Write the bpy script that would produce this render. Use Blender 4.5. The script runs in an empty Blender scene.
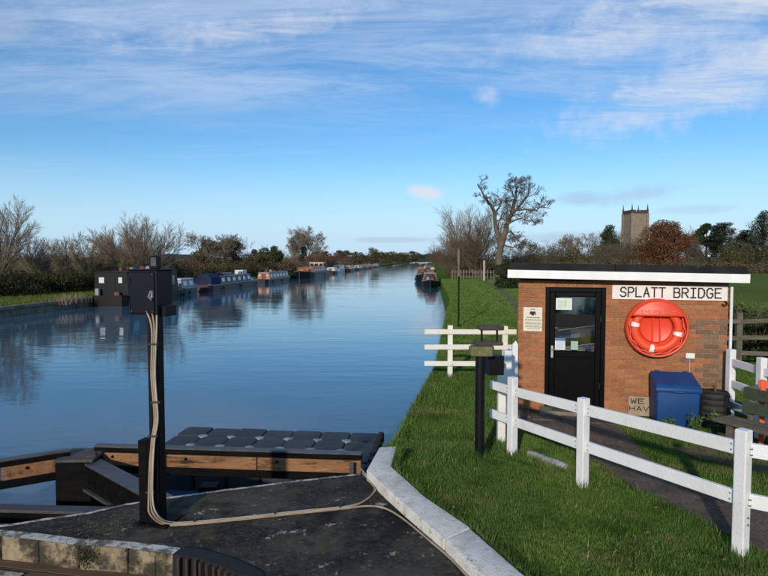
import bpy, bmesh, math, random
import numpy as np
from mathutils import Vector, Matrix

# ------------------------------------------------------------------ camera, sky, sun, exposure
sc = bpy.context.scene
COL = sc.collection
CAM_H = 2.5
F = 577.0                                   # focal length in photo pixels (768 wide)
PITCH = math.atan(28.0 / F)
cam = bpy.data.cameras.new('camera')
cam.sensor_width = 36.0
cam.lens = 36.0 * F / 768.0
cam.clip_start = 0.05
cam.clip_end = 9000
cam_o = bpy.data.objects.new('camera', cam)
cam_o.location = (0, 0, CAM_H)
cam_o.rotation_euler = (math.pi / 2 - PITCH, 0, 0)
COL.objects.link(cam_o)
sc.camera = cam_o

SUN_AZ = math.radians(-18)                  # behind the camera, to the left
SUN_EL = math.radians(19)
to_sun = Vector((math.sin(SUN_AZ) * math.cos(SUN_EL), -math.cos(SUN_AZ) * math.cos(SUN_EL), math.sin(SUN_EL)))
sl = bpy.data.lights.new('sun', 'SUN')
sl.energy = 2.7
sl.angle = math.radians(1.5)               # veiled a little by the high cloud
sl.color = (1.0, 0.88, 0.72)
sun_o = bpy.data.objects.new('sun', sl)
sun_o.rotation_euler = to_sun.to_track_quat('Z', 'Y').to_euler()
sun_o.location = (20, -40, 30)
COL.objects.link(sun_o)

world = bpy.data.worlds.new('World')
sc.world = world
world.use_nodes = True
wn, wl = world.node_tree.nodes, world.node_tree.links
wn.clear()


def wnode(t, **kw):
    n = wn.new(t)
    for k, v in kw.items():
        setattr(n, k, v)
    return n


def wmath(op, a, b=None, c=None, clamp=False):
    n = wn.new('ShaderNodeMath'); n.operation = op; n.use_clamp = clamp
    for i, v in enumerate((a, b, c)):
        if v is None:
            continue
        if isinstance(v, (int, float)):
            n.inputs[i].default_value = v
        else:
            wl.new(v, n.inputs[i])
    return n.outputs[0]


def wramp(v, lo, hi, a=0.0, b=1.0):
    n = wn.new('ShaderNodeMapRange'); n.interpolation_type = 'SMOOTHSTEP'
    wl.new(v, n.inputs[0])
    for i, x in enumerate((lo, hi, a, b)):
        n.inputs[i + 1].default_value = x
    return n.outputs[0]


out = wnode('ShaderNodeOutputWorld')
bg = wnode('ShaderNodeBackground')
bg.inputs[1].default_value = 0.118
wl.new(bg.outputs[0], out.inputs[0])
sky = wnode('ShaderNodeTexSky', sky_type='NISHITA')
sky.sun_disc = False
sky.sun_elevation = SUN_EL
sky.sun_rotation = math.pi - SUN_AZ
sky.air_density = 1.0
sky.dust_density = 0.1
sky.ozone_density = 4.0
sky.altitude = 0
geo = wnode('ShaderNodeTexCoord')
sep = wnode('ShaderNodeSeparateXYZ')
wl.new(geo.outputs['Generated'], sep.inputs[0])
DX, DY, DZ = sep.outputs
# clouds lie on a high plane: direction / height
hgt = wmath('MAXIMUM', wmath('ADD', DZ, 0.05), 0.03)
px_, py_ = wmath('DIVIDE', DX, hgt), wmath('DIVIDE', DY, hgt)
comb = wnode('ShaderNodeCombineXYZ')
wl.new(px_, comb.inputs[0]); wl.new(py_, comb.inputs[1])


def cloud_noise(scale, rot, stretch, detail, rough, dist=0.0, off=0.0):
    mp = wnode('ShaderNodeMapping')
    mp.inputs['Rotation'].default_value = (0, 0, math.radians(rot))
    mp.inputs['Scale'].default_value = (stretch[0], stretch[1], 1)
    mp.inputs['Location'].default_value = (off, off * 0.7, off * 0.3)
    wl.new(comb.outputs[0], mp.inputs[0])
    n = wnode('ShaderNodeTexNoise')
    n.inputs['Scale'].default_value = scale
    n.inputs['Detail'].default_value = detail
    n.inputs['Roughness'].default_value = rough
    n.inputs['Distortion'].default_value = dist
    wl.new(mp.outputs[0], n.inputs['Vector'])
    return n.outputs['Fac']


streak = cloud_noise(0.9, 24, (0.55, 1.4), 12, 0.68, 0.7, 3.1)
fine = cloud_noise(3.2, 34, (0.5, 1.5), 12, 0.74, 0.9, 8.2)
broad = cloud_noise(0.28, 10, (0.8, 1.2), 3, 0.5, 0.2, 1.7)
cir = wmath('ADD', wmath('MULTIPLY', streak, 0.6), wmath('MULTIPLY', fine, 0.4))
cir = wmath('ADD', cir, wmath('MULTIPLY', wmath('SUBTRACT', broad, 0.5), 0.35))
veil = wramp(cir, 0.38, 0.70, 0.05, 0.80)
veil = wmath('MULTIPLY', veil, wramp(DZ, 0.15, 0.32))
low = wramp(wmath('ADD', wmath('MULTIPLY', streak, 0.5), wmath('MULTIPLY', fine, 0.5)), 0.52, 0.68, 0.0, 0.35)
low = wmath('MULTIPLY', low, wramp(DZ, 0.05, 0.15))
cover = wmath('MAXIMUM', veil, low)


def pdir(px, py):
    d = Vector(((px - 384) / F, 1.0, 0.0)) + Vector((0, 0, -(py - 260) / F))
    return d.normalized()


# single clouds: soft lumps around a direction, broken up by noise on the sphere
sphn = wnode('ShaderNodeTexNoise')
sphn.inputs['Scale'].default_value = 26; sphn.inputs['Detail'].default_value = 7; sphn.inputs['Roughness'].default_value = 0.6
wl.new(geo.outputs['Generated'], sphn.inputs['Vector'])
elev = wmath('ARCSINE', DZ)
azim = wmath('ARCTAN2', DX, DY)


def puff(px, py, rx, ry, tilt, dens, breakup):
    d = pdir(px, py)
    a0, e0 = math.atan2(d.x, d.y), math.asin(d.z)
    da, de = wmath('SUBTRACT', azim, a0), wmath('SUBTRACT', elev, e0)
    c, s = math.cos(math.radians(tilt)), math.sin(math.radians(tilt))
    u = wmath('DIVIDE', wmath('ADD', wmath('MULTIPLY', da, c), wmath('MULTIPLY', de, s)), rx / F)
    v = wmath('DIVIDE', wmath('SUBTRACT', wmath('MULTIPLY', de, c), wmath('MULTIPLY', da, s)), ry / F)
    r = wmath('SQRT', wmath('ADD', wmath('MULTIPLY', u, u), wmath('MULTIPLY', v, v)))
    r = wmath('ADD', r, wmath('MULTIPLY', wmath('SUBTRACT', sphn.outputs['Fac'], 0.5), breakup))
    return wramp(r, 0.25, 1.1, dens, 0.0)


white = None
for spec in ((427, 193, 24, 9, -6, 0.85, 1.2), (486, 99, 15, 12, 0, 0.40, 1.8), (705, 86, 150, 34, 12, 0.62, 1.5),
             (690, 12, 170, 30, 6, 0.66, 1.4), (250, 36, 120, 13, 10, 0.5, 2.2)):
    p = puff(*spec)
    if spec[2] > 60:
        p = wmath('MULTIPLY', p, wramp(wmath('ADD', wmath('MULTIPLY', fine, 0.6), wmath('MULTIPLY', streak, 0.4)), 0.36, 0.60, 0.25, 1.15))
    white = p if white is None else wmath('MAXIMUM', white, p)
grey = None
for spec in ((395, 240, 60, 4, 0, 0.45, 1.0), (580, 199, 24, 8, 0, 0.5, 1.6), (630, 196, 42, 10, 4, 0.45, 1.8), (16, 33, 26, 14, 5, 0.40, 1.5), (560, 238, 70, 7, 0, 0.45, 1.2),
             (690, 210, 40, 5, 0, 0.3, 1.4)):
    p = puff(*spec)
    grey = p if grey is None else wmath('MAXIMUM', grey, p)


def wmix(fac, a, b):
    n = wn.new('ShaderNodeMix'); n.data_type = 'RGBA'
    wl.new(fac, n.inputs[0])
    for i, v in ((6, a), (7, b)):
        if isinstance(v, tuple):
            n.inputs[i].default_value = v
        else:
            wl.new(v, n.inputs[i])
    return n.outputs[2]


hsv = wnode('ShaderNodeHueSaturation')
hsv.inputs['Saturation'].default_value = 1.20
wl.new(sky.outputs[0], hsv.inputs['Color'])
c0 = wmix(wramp(DZ, -0.01, 0.20, 0.92, 0.0), hsv.outputs[0], (3.4, 4.9, 6.6, 1))      # pale thin haze low down
c1 = wmix(cover, c0, (4.0, 4.9, 6.4, 1))
c2 = wmix(white, c1, (5.2, 5.5, 6.1, 1))
c3 = wmix(grey, c2, (2.8, 3.6, 4.7, 1))
wl.new(c3, bg.inputs[0])

vs = sc.view_settings
vs.view_transform = 'Standard'
vs.look = 'None'
vs.exposure = 0.25
vs.gamma = 1.0
vs.use_curve_mapping = False
sc.cycles.use_denoising = True
sc.cycles.max_bounces = 8
sc.cycles.transparent_max_bounces = 8
sc.cycles.caustics_reflective = False
sc.cycles.caustics_refractive = False

# ------------------------------------------------------------------ pixel -> place
CP, SP = math.cos(PITCH), math.sin(PITCH)


def ray(px, py):
    a, b = (px - 384) / F, -(py - 288) / F
    return Vector((a, CP + b * SP, -SP + b * CP))


def at_z(px, py, z=0.0):
    d = ray(px, py)
    t = (z - CAM_H) / d.z
    return Vector((d.x * t, d.y * t, z))


def at_y(px, py, Y):
    d = ray(px, py)
    t = Y / d.y
    return Vector((d.x * t, Y, CAM_H + d.z * t))


def sstep(a, b, x):
    t = np.clip((x - a) / (b - a), 0, 1)
    return t * t * (3 - 2 * t)


rnd = random.Random(7)

# ------------------------------------------------------------------ materials
MATS = {}


def M(name, col, col2=None, scale=4.0, rough=0.75, bump=0.0, bscale=None, metal=0.0, stretch=(1, 1, 1), spots=None,
      island=0.0, objrand=0.0, spec=0.5, lo=0.35, hi=0.65, detail=6, coord='Object'):
    """procedural material: two colours mixed by noise, optional third colour in spots, variation per piece, bump"""
    m = bpy.data.materials.new(name); m.use_nodes = True
    n, l = m.node_tree.nodes, m.node_tree.links
    b = n['Principled BSDF']
    b.inputs['Roughness'].default_value = rough
    b.inputs['Metallic'].default_value = metal
    b.inputs['Specular IOR Level'].default_value = spec
    tc = n.new('ShaderNodeTexCoord')
    mp = n.new('ShaderNodeMapping'); mp.inputs['Scale'].default_value = stretch
    l.new(tc.outputs[coord], mp.inputs[0])
    vec = mp.outputs[0]
    if objrand or coord == 'Object':
        oi = n.new('ShaderNodeObjectInfo')
        ad = n.new('ShaderNodeVectorMath'); ad.operation = 'ADD'
        sclr = n.new('ShaderNodeMath'); sclr.operation = 'MULTIPLY'; sclr.inputs[1].default_value = 37.0
        l.new(oi.outputs['Random'], sclr.inputs[0])
        l.new(mp.outputs[0], ad.inputs[0]); l.new(sclr.outputs[0], ad.inputs[1])
        vec = ad.outputs[0]
    c2 = col2 or tuple(c * 0.75 for c in col)
    nz = n.new('ShaderNodeTexNoise'); nz.inputs['Scale'].default_value = scale; nz.inputs['Detail'].default_value = detail
    nz.inputs['Roughness'].default_value = 0.6
    l.new(vec, nz.inputs['Vector'])
    mr = n.new('ShaderNodeMapRange'); mr.inputs[1].default_value = lo; mr.inputs[2].default_value = hi
    l.new(nz.outputs['Fac'], mr.inputs[0])
    mx = n.new('ShaderNodeMix'); mx.data_type = 'RGBA'
    mx.inputs[6].default_value = (*col, 1); mx.inputs[7].default_value = (*c2, 1)
    l.new(mr.outputs[0], mx.inputs[0])
    res = mx.outputs[2]
    for sp_ in (spots or []):
        scol, sscale, slo, shi, samt = sp_[:5]
        sn = n.new('ShaderNodeTexNoise'); sn.inputs['Scale'].default_value = sscale; sn.inputs['Detail'].default_value = 8
        sn.inputs['Roughness'].default_value = 0.7
        off = n.new('ShaderNodeVectorMath'); off.operation = 'ADD'; off.inputs[1].default_value = (sscale, 3.3, 9.1)
        l.new(vec, off.inputs[0]); l.new(off.outputs[0], sn.inputs['Vector'])
        sr = n.new('ShaderNodeMapRange'); sr.inputs[1].default_value = slo; sr.inputs[2].default_value = shi; sr.inputs[4].default_value = samt
        l.new(sn.outputs['Fac'], sr.inputs[0])
        m2 = n.new('ShaderNodeMix'); m2.data_type = 'RGBA'; m2.inputs[7].default_value = (*scol, 1)
        l.new(sr.outputs[0], m2.inputs[0]); l.new(res, m2.inputs[6])
        res = m2.outputs[2]
    if island or objrand:
        if island:
            gi = n.new('ShaderNodeNewGeometry'); rsock = gi.outputs['Random Per Island']; amt = island
        else:
            rsock = oi.outputs['Random']; amt = objrand
        vr = n.new('ShaderNodeMapRange'); vr.inputs[3].default_value = 1 - amt; vr.inputs[4].default_value = 1 + amt
        l.new(rsock, vr.inputs[0])
        hs = n.new('ShaderNodeHueSaturation')
        l.new(vr.outputs[0], hs.inputs['Value']); l.new(res, hs.inputs['Color'])
        h2 = n.new('ShaderNodeMath'); h2.operation = 'FRACT'
        h3 = n.new('ShaderNodeMath'); h3.operation = 'MULTIPLY'; h3.inputs[1].default_value = 7.13
        l.new(rsock, h3.inputs[0]); l.new(h3.outputs[0], h2.inputs[0])
        hr = n.new('ShaderNodeMapRange'); hr.inputs[3].default_value = 0.5 - 0.025 * min(1, amt); hr.inputs[4].default_value = 0.5 + 0.025 * min(1, amt)
        l.new(h2.outputs[0], hr.inputs[0]); l.new(hr.outputs[0], hs.inputs['Hue'])
        res = hs.outputs[0]
    l.new(res, b.inputs['Base Color'])
    if bump:
        bn = n.new('ShaderNodeTexNoise'); bn.inputs['Scale'].default_value = bscale or scale * 6; bn.inputs['Detail'].default_value = 6
        bn.inputs['Roughness'].default_value = 0.65
        l.new(vec, bn.inputs['Vector'])
        bp = n.new('ShaderNodeBump'); bp.inputs['Strength'].default_value = min(1.0, bump); bp.inputs['Distance'].default_value = 0.01 * max(1, bump)
        l.new(bn.outputs['Fac'], bp.inputs['Height']); l.new(bp.outputs[0], b.inputs['Normal'])
    MATS[name] = m
    return m


M('grass_ground', (0.055, 0.115, 0.018), (0.095, 0.150, 0.030), 0.6, 1.0, 0.5, 30, spec=0.0, spots=[((0.10, 0.085, 0.035), 2.2, 0.60, 0.75, 0.5)])
M('grass_blade', (0.070, 0.150, 0.022), (0.120, 0.190, 0.040), 0.9, 0.7, island=0.4, spec=0.15, spots=[((0.20, 0.175, 0.07), 1.5, 0.52, 0.66, 0.75), ((0.030, 0.066, 0.012), 2.0, 0.48, 0.64, 0.8), ((0.14, 0.19, 0.05), 6.0, 0.60, 0.72, 0.6)])
M('far_grass', (0.085, 0.125, 0.03), (0.12, 0.15, 0.045), 0.12, 1.0, island=0.3, spec=0.0)
M('field', (0.085, 0.12, 0.035), (0.12, 0.14, 0.05), 0.05, 1.0, 0.3, 3, spec=0.0)
M('asphalt', (0.016, 0.015, 0.015), (0.055, 0.052, 0.048), 30, 0.95, 2.6, 75, spots=[((0.105, 0.095, 0.075), 1.1, 0.46, 0.60, 0.8), ((0.20, 0.18, 0.145), 22, 0.56, 0.64, 0.55), ((0.013, 0.013, 0.012), 1.7, 0.50, 0.60, 0.85), ((0.50, 0.48, 0.42), 8, 0.625, 0.655, 0.8), ((0.10, 0.092, 0.035), 2.7, 0.56, 0.67, 0.7)], spec=0.15)
M('path_asphalt', (0.11, 0.085, 0.07), (0.22, 0.175, 0.14), 34, 0.95, 2.4, 70, spots=[((0.08, 0.065, 0.05), 2.4, 0.48, 0.62, 0.75), ((0.34, 0.29, 0.23), 45, 0.60, 0.68, 0.7), ((0.07, 0.085, 0.03), 3.1, 0.57, 0.68, 0.7), ((0.24, 0.19, 0.14), 1.4, 0.54, 0.66, 0.5)], spec=0.1)
M('dirt', (0.20, 0.15, 0.10), (0.14, 0.11, 0.06), 4, 0.95, 1.0, 60, spots=[((0.06, 0.09, 0.02), 6, 0.5, 0.62, 0.8)], spec=0.1)
M('worn_paint', (0.62, 0.60, 0.55), (0.50, 0.47, 0.40), 6, 0.8, 0.8, 60, spots=[((0.10, 0.09, 0.075), 9, 0.46, 0.56, 0.95), ((0.33, 0.27, 0.13), 4, 0.55, 0.7, 0.8)])
M('kerb_stone', (0.82, 0.79, 0.72), (0.66, 0.62, 0.54), 7, 0.85, 1.2, 55, spots=[((0.52, 0.48, 0.41), 6, 0.50, 0.68, 0.5), ((0.20, 0.18, 0.145), 19, 0.57, 0.67, 0.75), ((0.38, 0.32, 0.20), 3, 0.56, 0.72, 0.6)])
M('quay_stone', (0.36, 0.29, 0.19), (0.20, 0.155, 0.09), 9, 0.95, 2.0, 30, spots=[((0.030, 0.025, 0.018), 3.4, 0.44, 0.54, 0.95), ((0.07, 0.055, 0.03), 14, 0.52, 0.62, 0.8), ((0.55, 0.50, 0.40), 12, 0.6, 0.68, 0.7)])
M('concrete', (0.23, 0.20, 0.15), (0.14, 0.12, 0.09), 2.5, 0.9, 1.0, 25, spots=[((0.06, 0.06, 0.04), 1.7, 0.5, 0.65, 0.8)])
M('deck_wood', (0.15, 0.085, 0.045), (0.09, 0.05, 0.03), 3, 0.8, 1.0, 30, stretch=(0.25, 6, 6), objrand=0.2)
M('timber', (0.37, 0.185, 0.085), (0.24, 0.12, 0.06), 2.5, 0.9, 1.6, 20, stretch=(0.6, 6, 6), objrand=0.10, spots=[((0.46, 0.30, 0.17), 5, 0.55, 0.68, 0.7), ((0.035, 0.025, 0.018), 2.2, 0.54, 0.63, 0.95), ((0.03, 0.022, 0.016), 9, 0.60, 0.66, 0.9)], spec=0.2)
M('tar_timber', (0.003, 0.003, 0.0035), (0.008, 0.0076, 0.0072), 4, 0.6, 0.7, 30, stretch=(0.5, 4, 4), spec=0.06)
M('slate_cap', (0.040, 0.042, 0.047), (0.075, 0.075, 0.08), 4, 0.45, 0.6, 30, stretch=(0.5, 3, 3))
M('pile_top', (0.09, 0.083, 0.07), (0.05, 0.047, 0.04), 8, 0.85, 1.4, 40)
M('black_paint', (0.004, 0.004, 0.005), (0.008, 0.008, 0.009), 7, 0.45, 0.25, 50, spec=0.2)
M('navy_metal', (0.003, 0.004, 0.008), (0.005, 0.006, 0.011), 5, 0.45, 0.08, 40, spots=[((0.05, 0.05, 0.055), 40, 0.70, 0.74, 0.5)], spec=0.25)
M('rubber', (0.012, 0.012, 0.013), (0.020, 0.020, 0.020), 8, 0.7, 0.6, 60, spec=0.25)
M('rust_rib', (0.06, 0.035, 0.022), (0.03, 0.02, 0.016), 20, 0.75, 0.8, 60)
M('pontoon', (0.022, 0.025, 0.033), (0.038, 0.041, 0.049), 5, 0.6, 1.0, 60, objrand=0.25, spec=0.35, spots=[((0.08, 0.08, 0.075), 9, 0.6, 0.7, 0.5)])
M('pontoon_pin', (0.32, 0.33, 0.34), (0.16, 0.17, 0.18), 14, 0.6, 0.3)
M('cable', (0.40, 0.30, 0.21), (0.25, 0.185, 0.125), 5, 0.6, 0.3, spots=[((0.18, 0.12, 0.09), 9, 0.6, 0.7, 0.8)])
M('cable_grey', (0.50, 0.44, 0.38), (0.36, 0.31, 0.26), 7, 0.6, 0.3)
M('cable_tie', (0.02, 0.02, 0.02), None, 5, 0.6)
M('white_paint', (0.80, 0.80, 0.80), (0.74, 0.74, 0.73), 3, 0.5, 0.5, 40, spots=[((0.52, 0.53, 0.46), 2.6, 0.52, 0.72, 0.45), ((0.40, 0.40, 0.30), 14, 0.62, 0.74, 0.6)])
M('white_paint_aged', (0.80, 0.785, 0.73), (0.73, 0.71, 0.65), 4, 0.6, 0.6, 40, spots=[((0.28, 0.27, 0.17), 7, 0.60, 0.72, 0.8)])
M('steel', (0.45, 0.45, 0.44), (0.32, 0.32, 0.31), 9, 0.4, 0.2, metal=0.8)
M('brick', (0.46, 0.19, 0.085), (0.35, 0.135, 0.062), 22, 0.9, 1.2, 120, objrand=0.15, spots=[((0.50, 0.34, 0.20), 30, 0.60, 0.72, 0.6), ((0.10, 0.05, 0.03), 24, 0.62, 0.72, 0.6)], spec=0.2)
M('brick_isl', (0.46, 0.19, 0.085), (0.35, 0.135, 0.062), 22, 0.9, 1.2, 120, island=0.15, spots=[((0.50, 0.34, 0.20), 30, 0.62, 0.72, 0.5)], spec=0.2)
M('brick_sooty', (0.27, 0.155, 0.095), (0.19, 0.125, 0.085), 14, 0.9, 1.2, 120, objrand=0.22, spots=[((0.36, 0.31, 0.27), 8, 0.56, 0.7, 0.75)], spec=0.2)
M('mortar', (0.40, 0.28, 0.18), (0.28, 0.19, 0.12), 12, 0.95, 1.0, 80)
M('felt', (0.014, 0.0145, 0.016), (0.026, 0.027, 0.029), 3, 0.85, 1.2, 70, spec=0.2, spots=[((0.09, 0.09, 0.08), 4, 0.62, 0.72, 0.5)])
M('fascia_white', (0.85, 0.85, 0.84), (0.78, 0.78, 0.76), 2, 0.5, 0.1, stretch=(2.5, 1, 0.5), spots=[((0.55, 0.53, 0.46), 4, 0.58, 0.74, 0.5)])
M('upvc_black', (0.0018, 0.0018, 0.002), (0.003, 0.003, 0.0035), 6, 0.35, 0.05, spec=0.12)
M('soffit', (0.04, 0.035, 0.032), None, 5, 0.8)
M('sign_white', (0.82, 0.77, 0.75), (0.75, 0.69, 0.66), 9, 0.6, 0.2, spots=[((0.45, 0.36, 0.3), 20, 0.68, 0.76, 0.6)])
M('sign_ink', (0.012, 0.012, 0.013), None, 5, 0.6)
M('faded_ink', (0.20, 0.17, 0.16), None, 5, 0.7)
M('notice_cream', (0.74, 0.68, 0.55), (0.70, 0.63, 0.49), 6, 0.6)
M('housing_red', (0.80, 0.060, 0.018), (0.72, 0.052, 0.017), 3, 0.42, 0.15, 40)
M('ring_orange', (0.85, 0.085, 0.025), (0.75, 0.07, 0.022), 5, 0.5, 0.15, 50)
M('emboss_red', (0.86, 0.16, 0.10), None, 5, 0.45)
M('reflective_band', (0.85, 0.84, 0.78), (0.75, 0.74, 0.68), 12, 0.4)
M('rope_orange', (0.75, 0.25, 0.16), None, 5, 0.8)
M('bin_blue', (0.004, 0.062, 0.21), (0.006, 0.045, 0.16), 2.5, 0.5, 0.25, 30, spec=0.3, spots=[((0.10, 0.14, 0.22), 7, 0.64, 0.76, 0.35)])
M('crate_black', (0.020, 0.019, 0.019), (0.045, 0.042, 0.040), 6, 0.7, 0.8, 30, stretch=(1, 1, 5), objrand=0.25)
M('green_wood', (0.032, 0.050, 0.026), (0.055, 0.070, 0.040), 4, 0.8, 0.8, 30, stretch=(0.5, 4, 4), objrand=0.15)
M('old_wood', (0.17, 0.145, 0.105), (0.10, 0.09, 0.065), 4, 0.9, 1.2, 30, stretch=(0.5, 5, 5), objrand=0.2, spots=[((0.07, 0.085, 0.03), 5, 0.55, 0.7, 0.7)])
M('mossy_wood', (0.22, 0.20, 0.10), (0.14, 0.14, 0.055), 7, 0.95, 1.8, 40, spots=[((0.33, 0.31, 0.20), 16, 0.58, 0.68, 0.7)])
M('dark_wood', (0.05, 0.042, 0.035), (0.09, 0.078, 0.066), 8, 0.9, 1.2, 40, stretch=(1, 5, 5))
M('lichen_log', (0.40, 0.44, 0.44), (0.20, 0.21, 0.19), 14, 0.9, 1.4, 50, spots=[((0.05, 0.06, 0.04), 22, 0.56, 0.64, 0.8)])
M('orange_plastic', (0.80, 0.11, 0.03), (0.7, 0.10, 0.03), 4, 0.5)
M('stone_sign', (0.42, 0.33, 0.23), (0.32, 0.25, 0.17), 9, 0.9, 0.8)
M('church_stone', (0.27, 0.215, 0.155), (0.205, 0.16, 0.12), 0.6, 0.95, 1.0, 3, spots=[((0.13, 0.105, 0.075), 0.35, 0.55, 0.7, 0.6), ((0.42, 0.34, 0.24), 1.6, 0.6, 0.7, 0.5)])
M('church_dark', (0.07, 0.06, 0.05), None, 1, 0.9)
M('bark', (0.115, 0.090, 0.062), (0.07, 0.055, 0.04), 5, 0.95, 1.5, 20, stretch=(1, 1, 0.3))
M('bark_oak', (0.15, 0.115, 0.078), (0.085, 0.065, 0.048), 3, 0.95, 1.5, 12, stretch=(1, 1, 0.3))
M('twig', (0.165, 0.130, 0.092), (0.105, 0.082, 0.058), 1.5, 0.9, island=0.3)
M('willow_twig', (0.32, 0.24, 0.155), (0.21, 0.155, 0.10), 1.2, 0.8, island=0.3)
M('grey_twig', (0.27, 0.215, 0.15), (0.175, 0.14, 0.10), 1.2, 0.9, island=0.3)
M('red_twig', (0.14, 0.060, 0.042), (0.10, 0.05, 0.036), 0.6, 0.9, island=0.35)
M('brown_twig', (0.135, 0.095, 0.05), (0.095, 0.07, 0.036), 0.6, 0.9, island=0.35)
M('leaf_dark', (0.020, 0.036, 0.010), (0.036, 0.050, 0.014), 0.7, 0.75, island=0.45, spec=0.25)
M('leaf_bramble', (0.036, 0.042, 0.016), (0.066, 0.054, 0.024), 0.9, 0.8, island=0.5, spec=0.2)
M('leaf_olive', (0.060, 0.062, 0.022), (0.095, 0.085, 0.034), 0.5, 0.8, island=0.45, spec=0.2)
M('leaf_ivy', (0.030, 0.045, 0.014), (0.045, 0.060, 0.020), 0.5, 0.75, island=0.4, spec=0.25)
M('leaf_yew', (0.028, 0.042, 0.015), (0.045, 0.060, 0.020), 0.4, 0.8, island=0.4, spec=0.2)
M('leaf_cedar', (0.034, 0.050, 0.028), (0.055, 0.070, 0.036), 0.4, 0.8, island=0.4, spec=0.2)
M('leaf_copper', (0.155, 0.062, 0.024), (0.105, 0.048, 0.022), 0.5, 0.8, island=0.4, spec=0.2)
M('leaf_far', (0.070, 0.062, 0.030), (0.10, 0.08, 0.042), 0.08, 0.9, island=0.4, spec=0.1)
M('leaf_hazed', (0.055, 0.065, 0.060), (0.075, 0.075, 0.065), 0.05, 0.95, island=0.3, spec=0.1)  # grey-blue of distance haze mixed into the leaf colour
M('weed_leaf', (0.06, 0.12, 0.03), (0.10, 0.15, 0.05), 3, 0.7, island=0.4, spec=0.2)


def paint(name, col, rough=0.45, var=0.8):
    return M(name, col, tuple(c * var for c in col), 1.5, rough, 0.15, 12, spots=[((0.09, 0.085, 0.08), 3.0, 0.64, 0.76, 0.35)], spec=0.25)


paint('hull_black', (0.005, 0.005, 0.006)); paint('hull_maroon', (0.07, 0.032, 0.040)); paint('hull_blue', (0.012, 0.018, 0.03))
paint('boat_navy', (0.004, 0.005, 0.009)); paint('boat_teal', (0.05, 0.10, 0.12)); paint('boat_cream', (0.62, 0.50, 0.36)); paint('boat_pink', (0.45, 0.19, 0.13))
paint('boat_white', (0.72, 0.72, 0.72)); paint('boat_grey', (0.30, 0.31, 0.32)); paint('boat_red', (0.24, 0.05, 0.035)); paint('boat_green', (0.035, 0.07, 0.04))
paint('canvas_blue', (0.014, 0.028, 0.095), 0.85); paint('boat_brown', (0.17, 0.08, 0.05)); paint('gunwale', (0.42, 0.34, 0.30)); paint('pot_red', (0.30, 0.09, 0.05), 0.9)

m = bpy.data.materials.new('window_glass'); m.use_nodes = True
b_ = m.node_tree.nodes['Principled BSDF']
b_.inputs['Base Color'].default_value = (0.03, 0.035, 0.04, 1); b_.inputs['Roughness'].default_value = 0.06; b_.inputs['Specular IOR Level'].default_value = 0.8
MATS['window_glass'] = m
m = bpy.data.materials.new('pale_window'); m.use_nodes = True      # even pale pane, slightly glossy
b_ = m.node_tree.nodes['Principled BSDF']
b_.inputs['Base Color'].default_value = (0.66, 0.66, 0.62, 1); b_.inputs['Roughness'].default_value = 0.25
MATS['pale_window'] = m

m = bpy.data.materials.new('door_glass'); m.use_nodes = True
n, l = m.node_tree.nodes, m.node_tree.links
n.clear()
o_ = n.new('ShaderNodeOutputMaterial'); mx = n.new('ShaderNodeMixShader'); tr = n.new('ShaderNodeBsdfTransparent'); gl = n.new('ShaderNodeBsdfGlossy')
fr = n.new('ShaderNodeFresnel'); fr.inputs[0].default_value = 1.5
mul = n.new('ShaderNodeMath'); mul.operation = 'MULTIPLY_ADD'; mul.inputs[1].default_value = 2.0; mul.inputs[2].default_value = 0.10; mul.use_clamp = True
tr.inputs[0].default_value = (0.75, 0.80, 0.78, 1); gl.inputs['Roughness'].default_value = 0.01
l.new(fr.outputs[0], mul.inputs[0]); l.new(mul.outputs[0], mx.inputs[0]); l.new(tr.outputs[0], mx.inputs[1]); l.new(gl.outputs[0], mx.inputs[2]); l.new(mx.outputs[0], o_.inputs[0])
MATS['door_glass'] = m

# canal water: dark body, mirror surface, wind ripples that run across the canal
m = bpy.data.materials.new('canal_water'); m.use_nodes = True
n, l = m.node_tree.nodes, m.node_tree.links
b_ = n['Principled BSDF']
b_.inputs['Base Color'].default_value = (0.046, 0.112, 0.165, 1)
b_.inputs['Roughness'].default_value = 0.045
b_.inputs['IOR'].default_value = 1.333
b_.inputs['Specular IOR Level'].default_value = 1.0
tc = n.new('ShaderNodeTexCoord')


def wave(scale, stretch, detail, rot=0):
    mp = n.new('ShaderNodeMapping'); mp.inputs['Scale'].default_value = stretch; mp.inputs['Rotation'].default_value = (0, 0, math.radians(rot))
    l.new(tc.outputs['Object'], mp.inputs[0])
    t = n.new('ShaderNodeTexNoise'); t.inputs['Scale'].default_value = scale; t.inputs['Detail'].default_value = detail; t.inputs['Roughness'].default_value = 0.5
    t.inputs['Distortion'].default_value = 0.4
    l.new(mp.outputs[0], t.inputs['Vector'])
    return t.outputs['Fac']


def nm(op, a, b):
    t = n.new('ShaderNodeMath'); t.operation = op
    for i, v in enumerate((a, b)):
        if isinstance(v, (int, float)):
            t.inputs[i].default_value = v
        else:
            l.new(v, t.inputs[i])
    return t.outputs[0]


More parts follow.
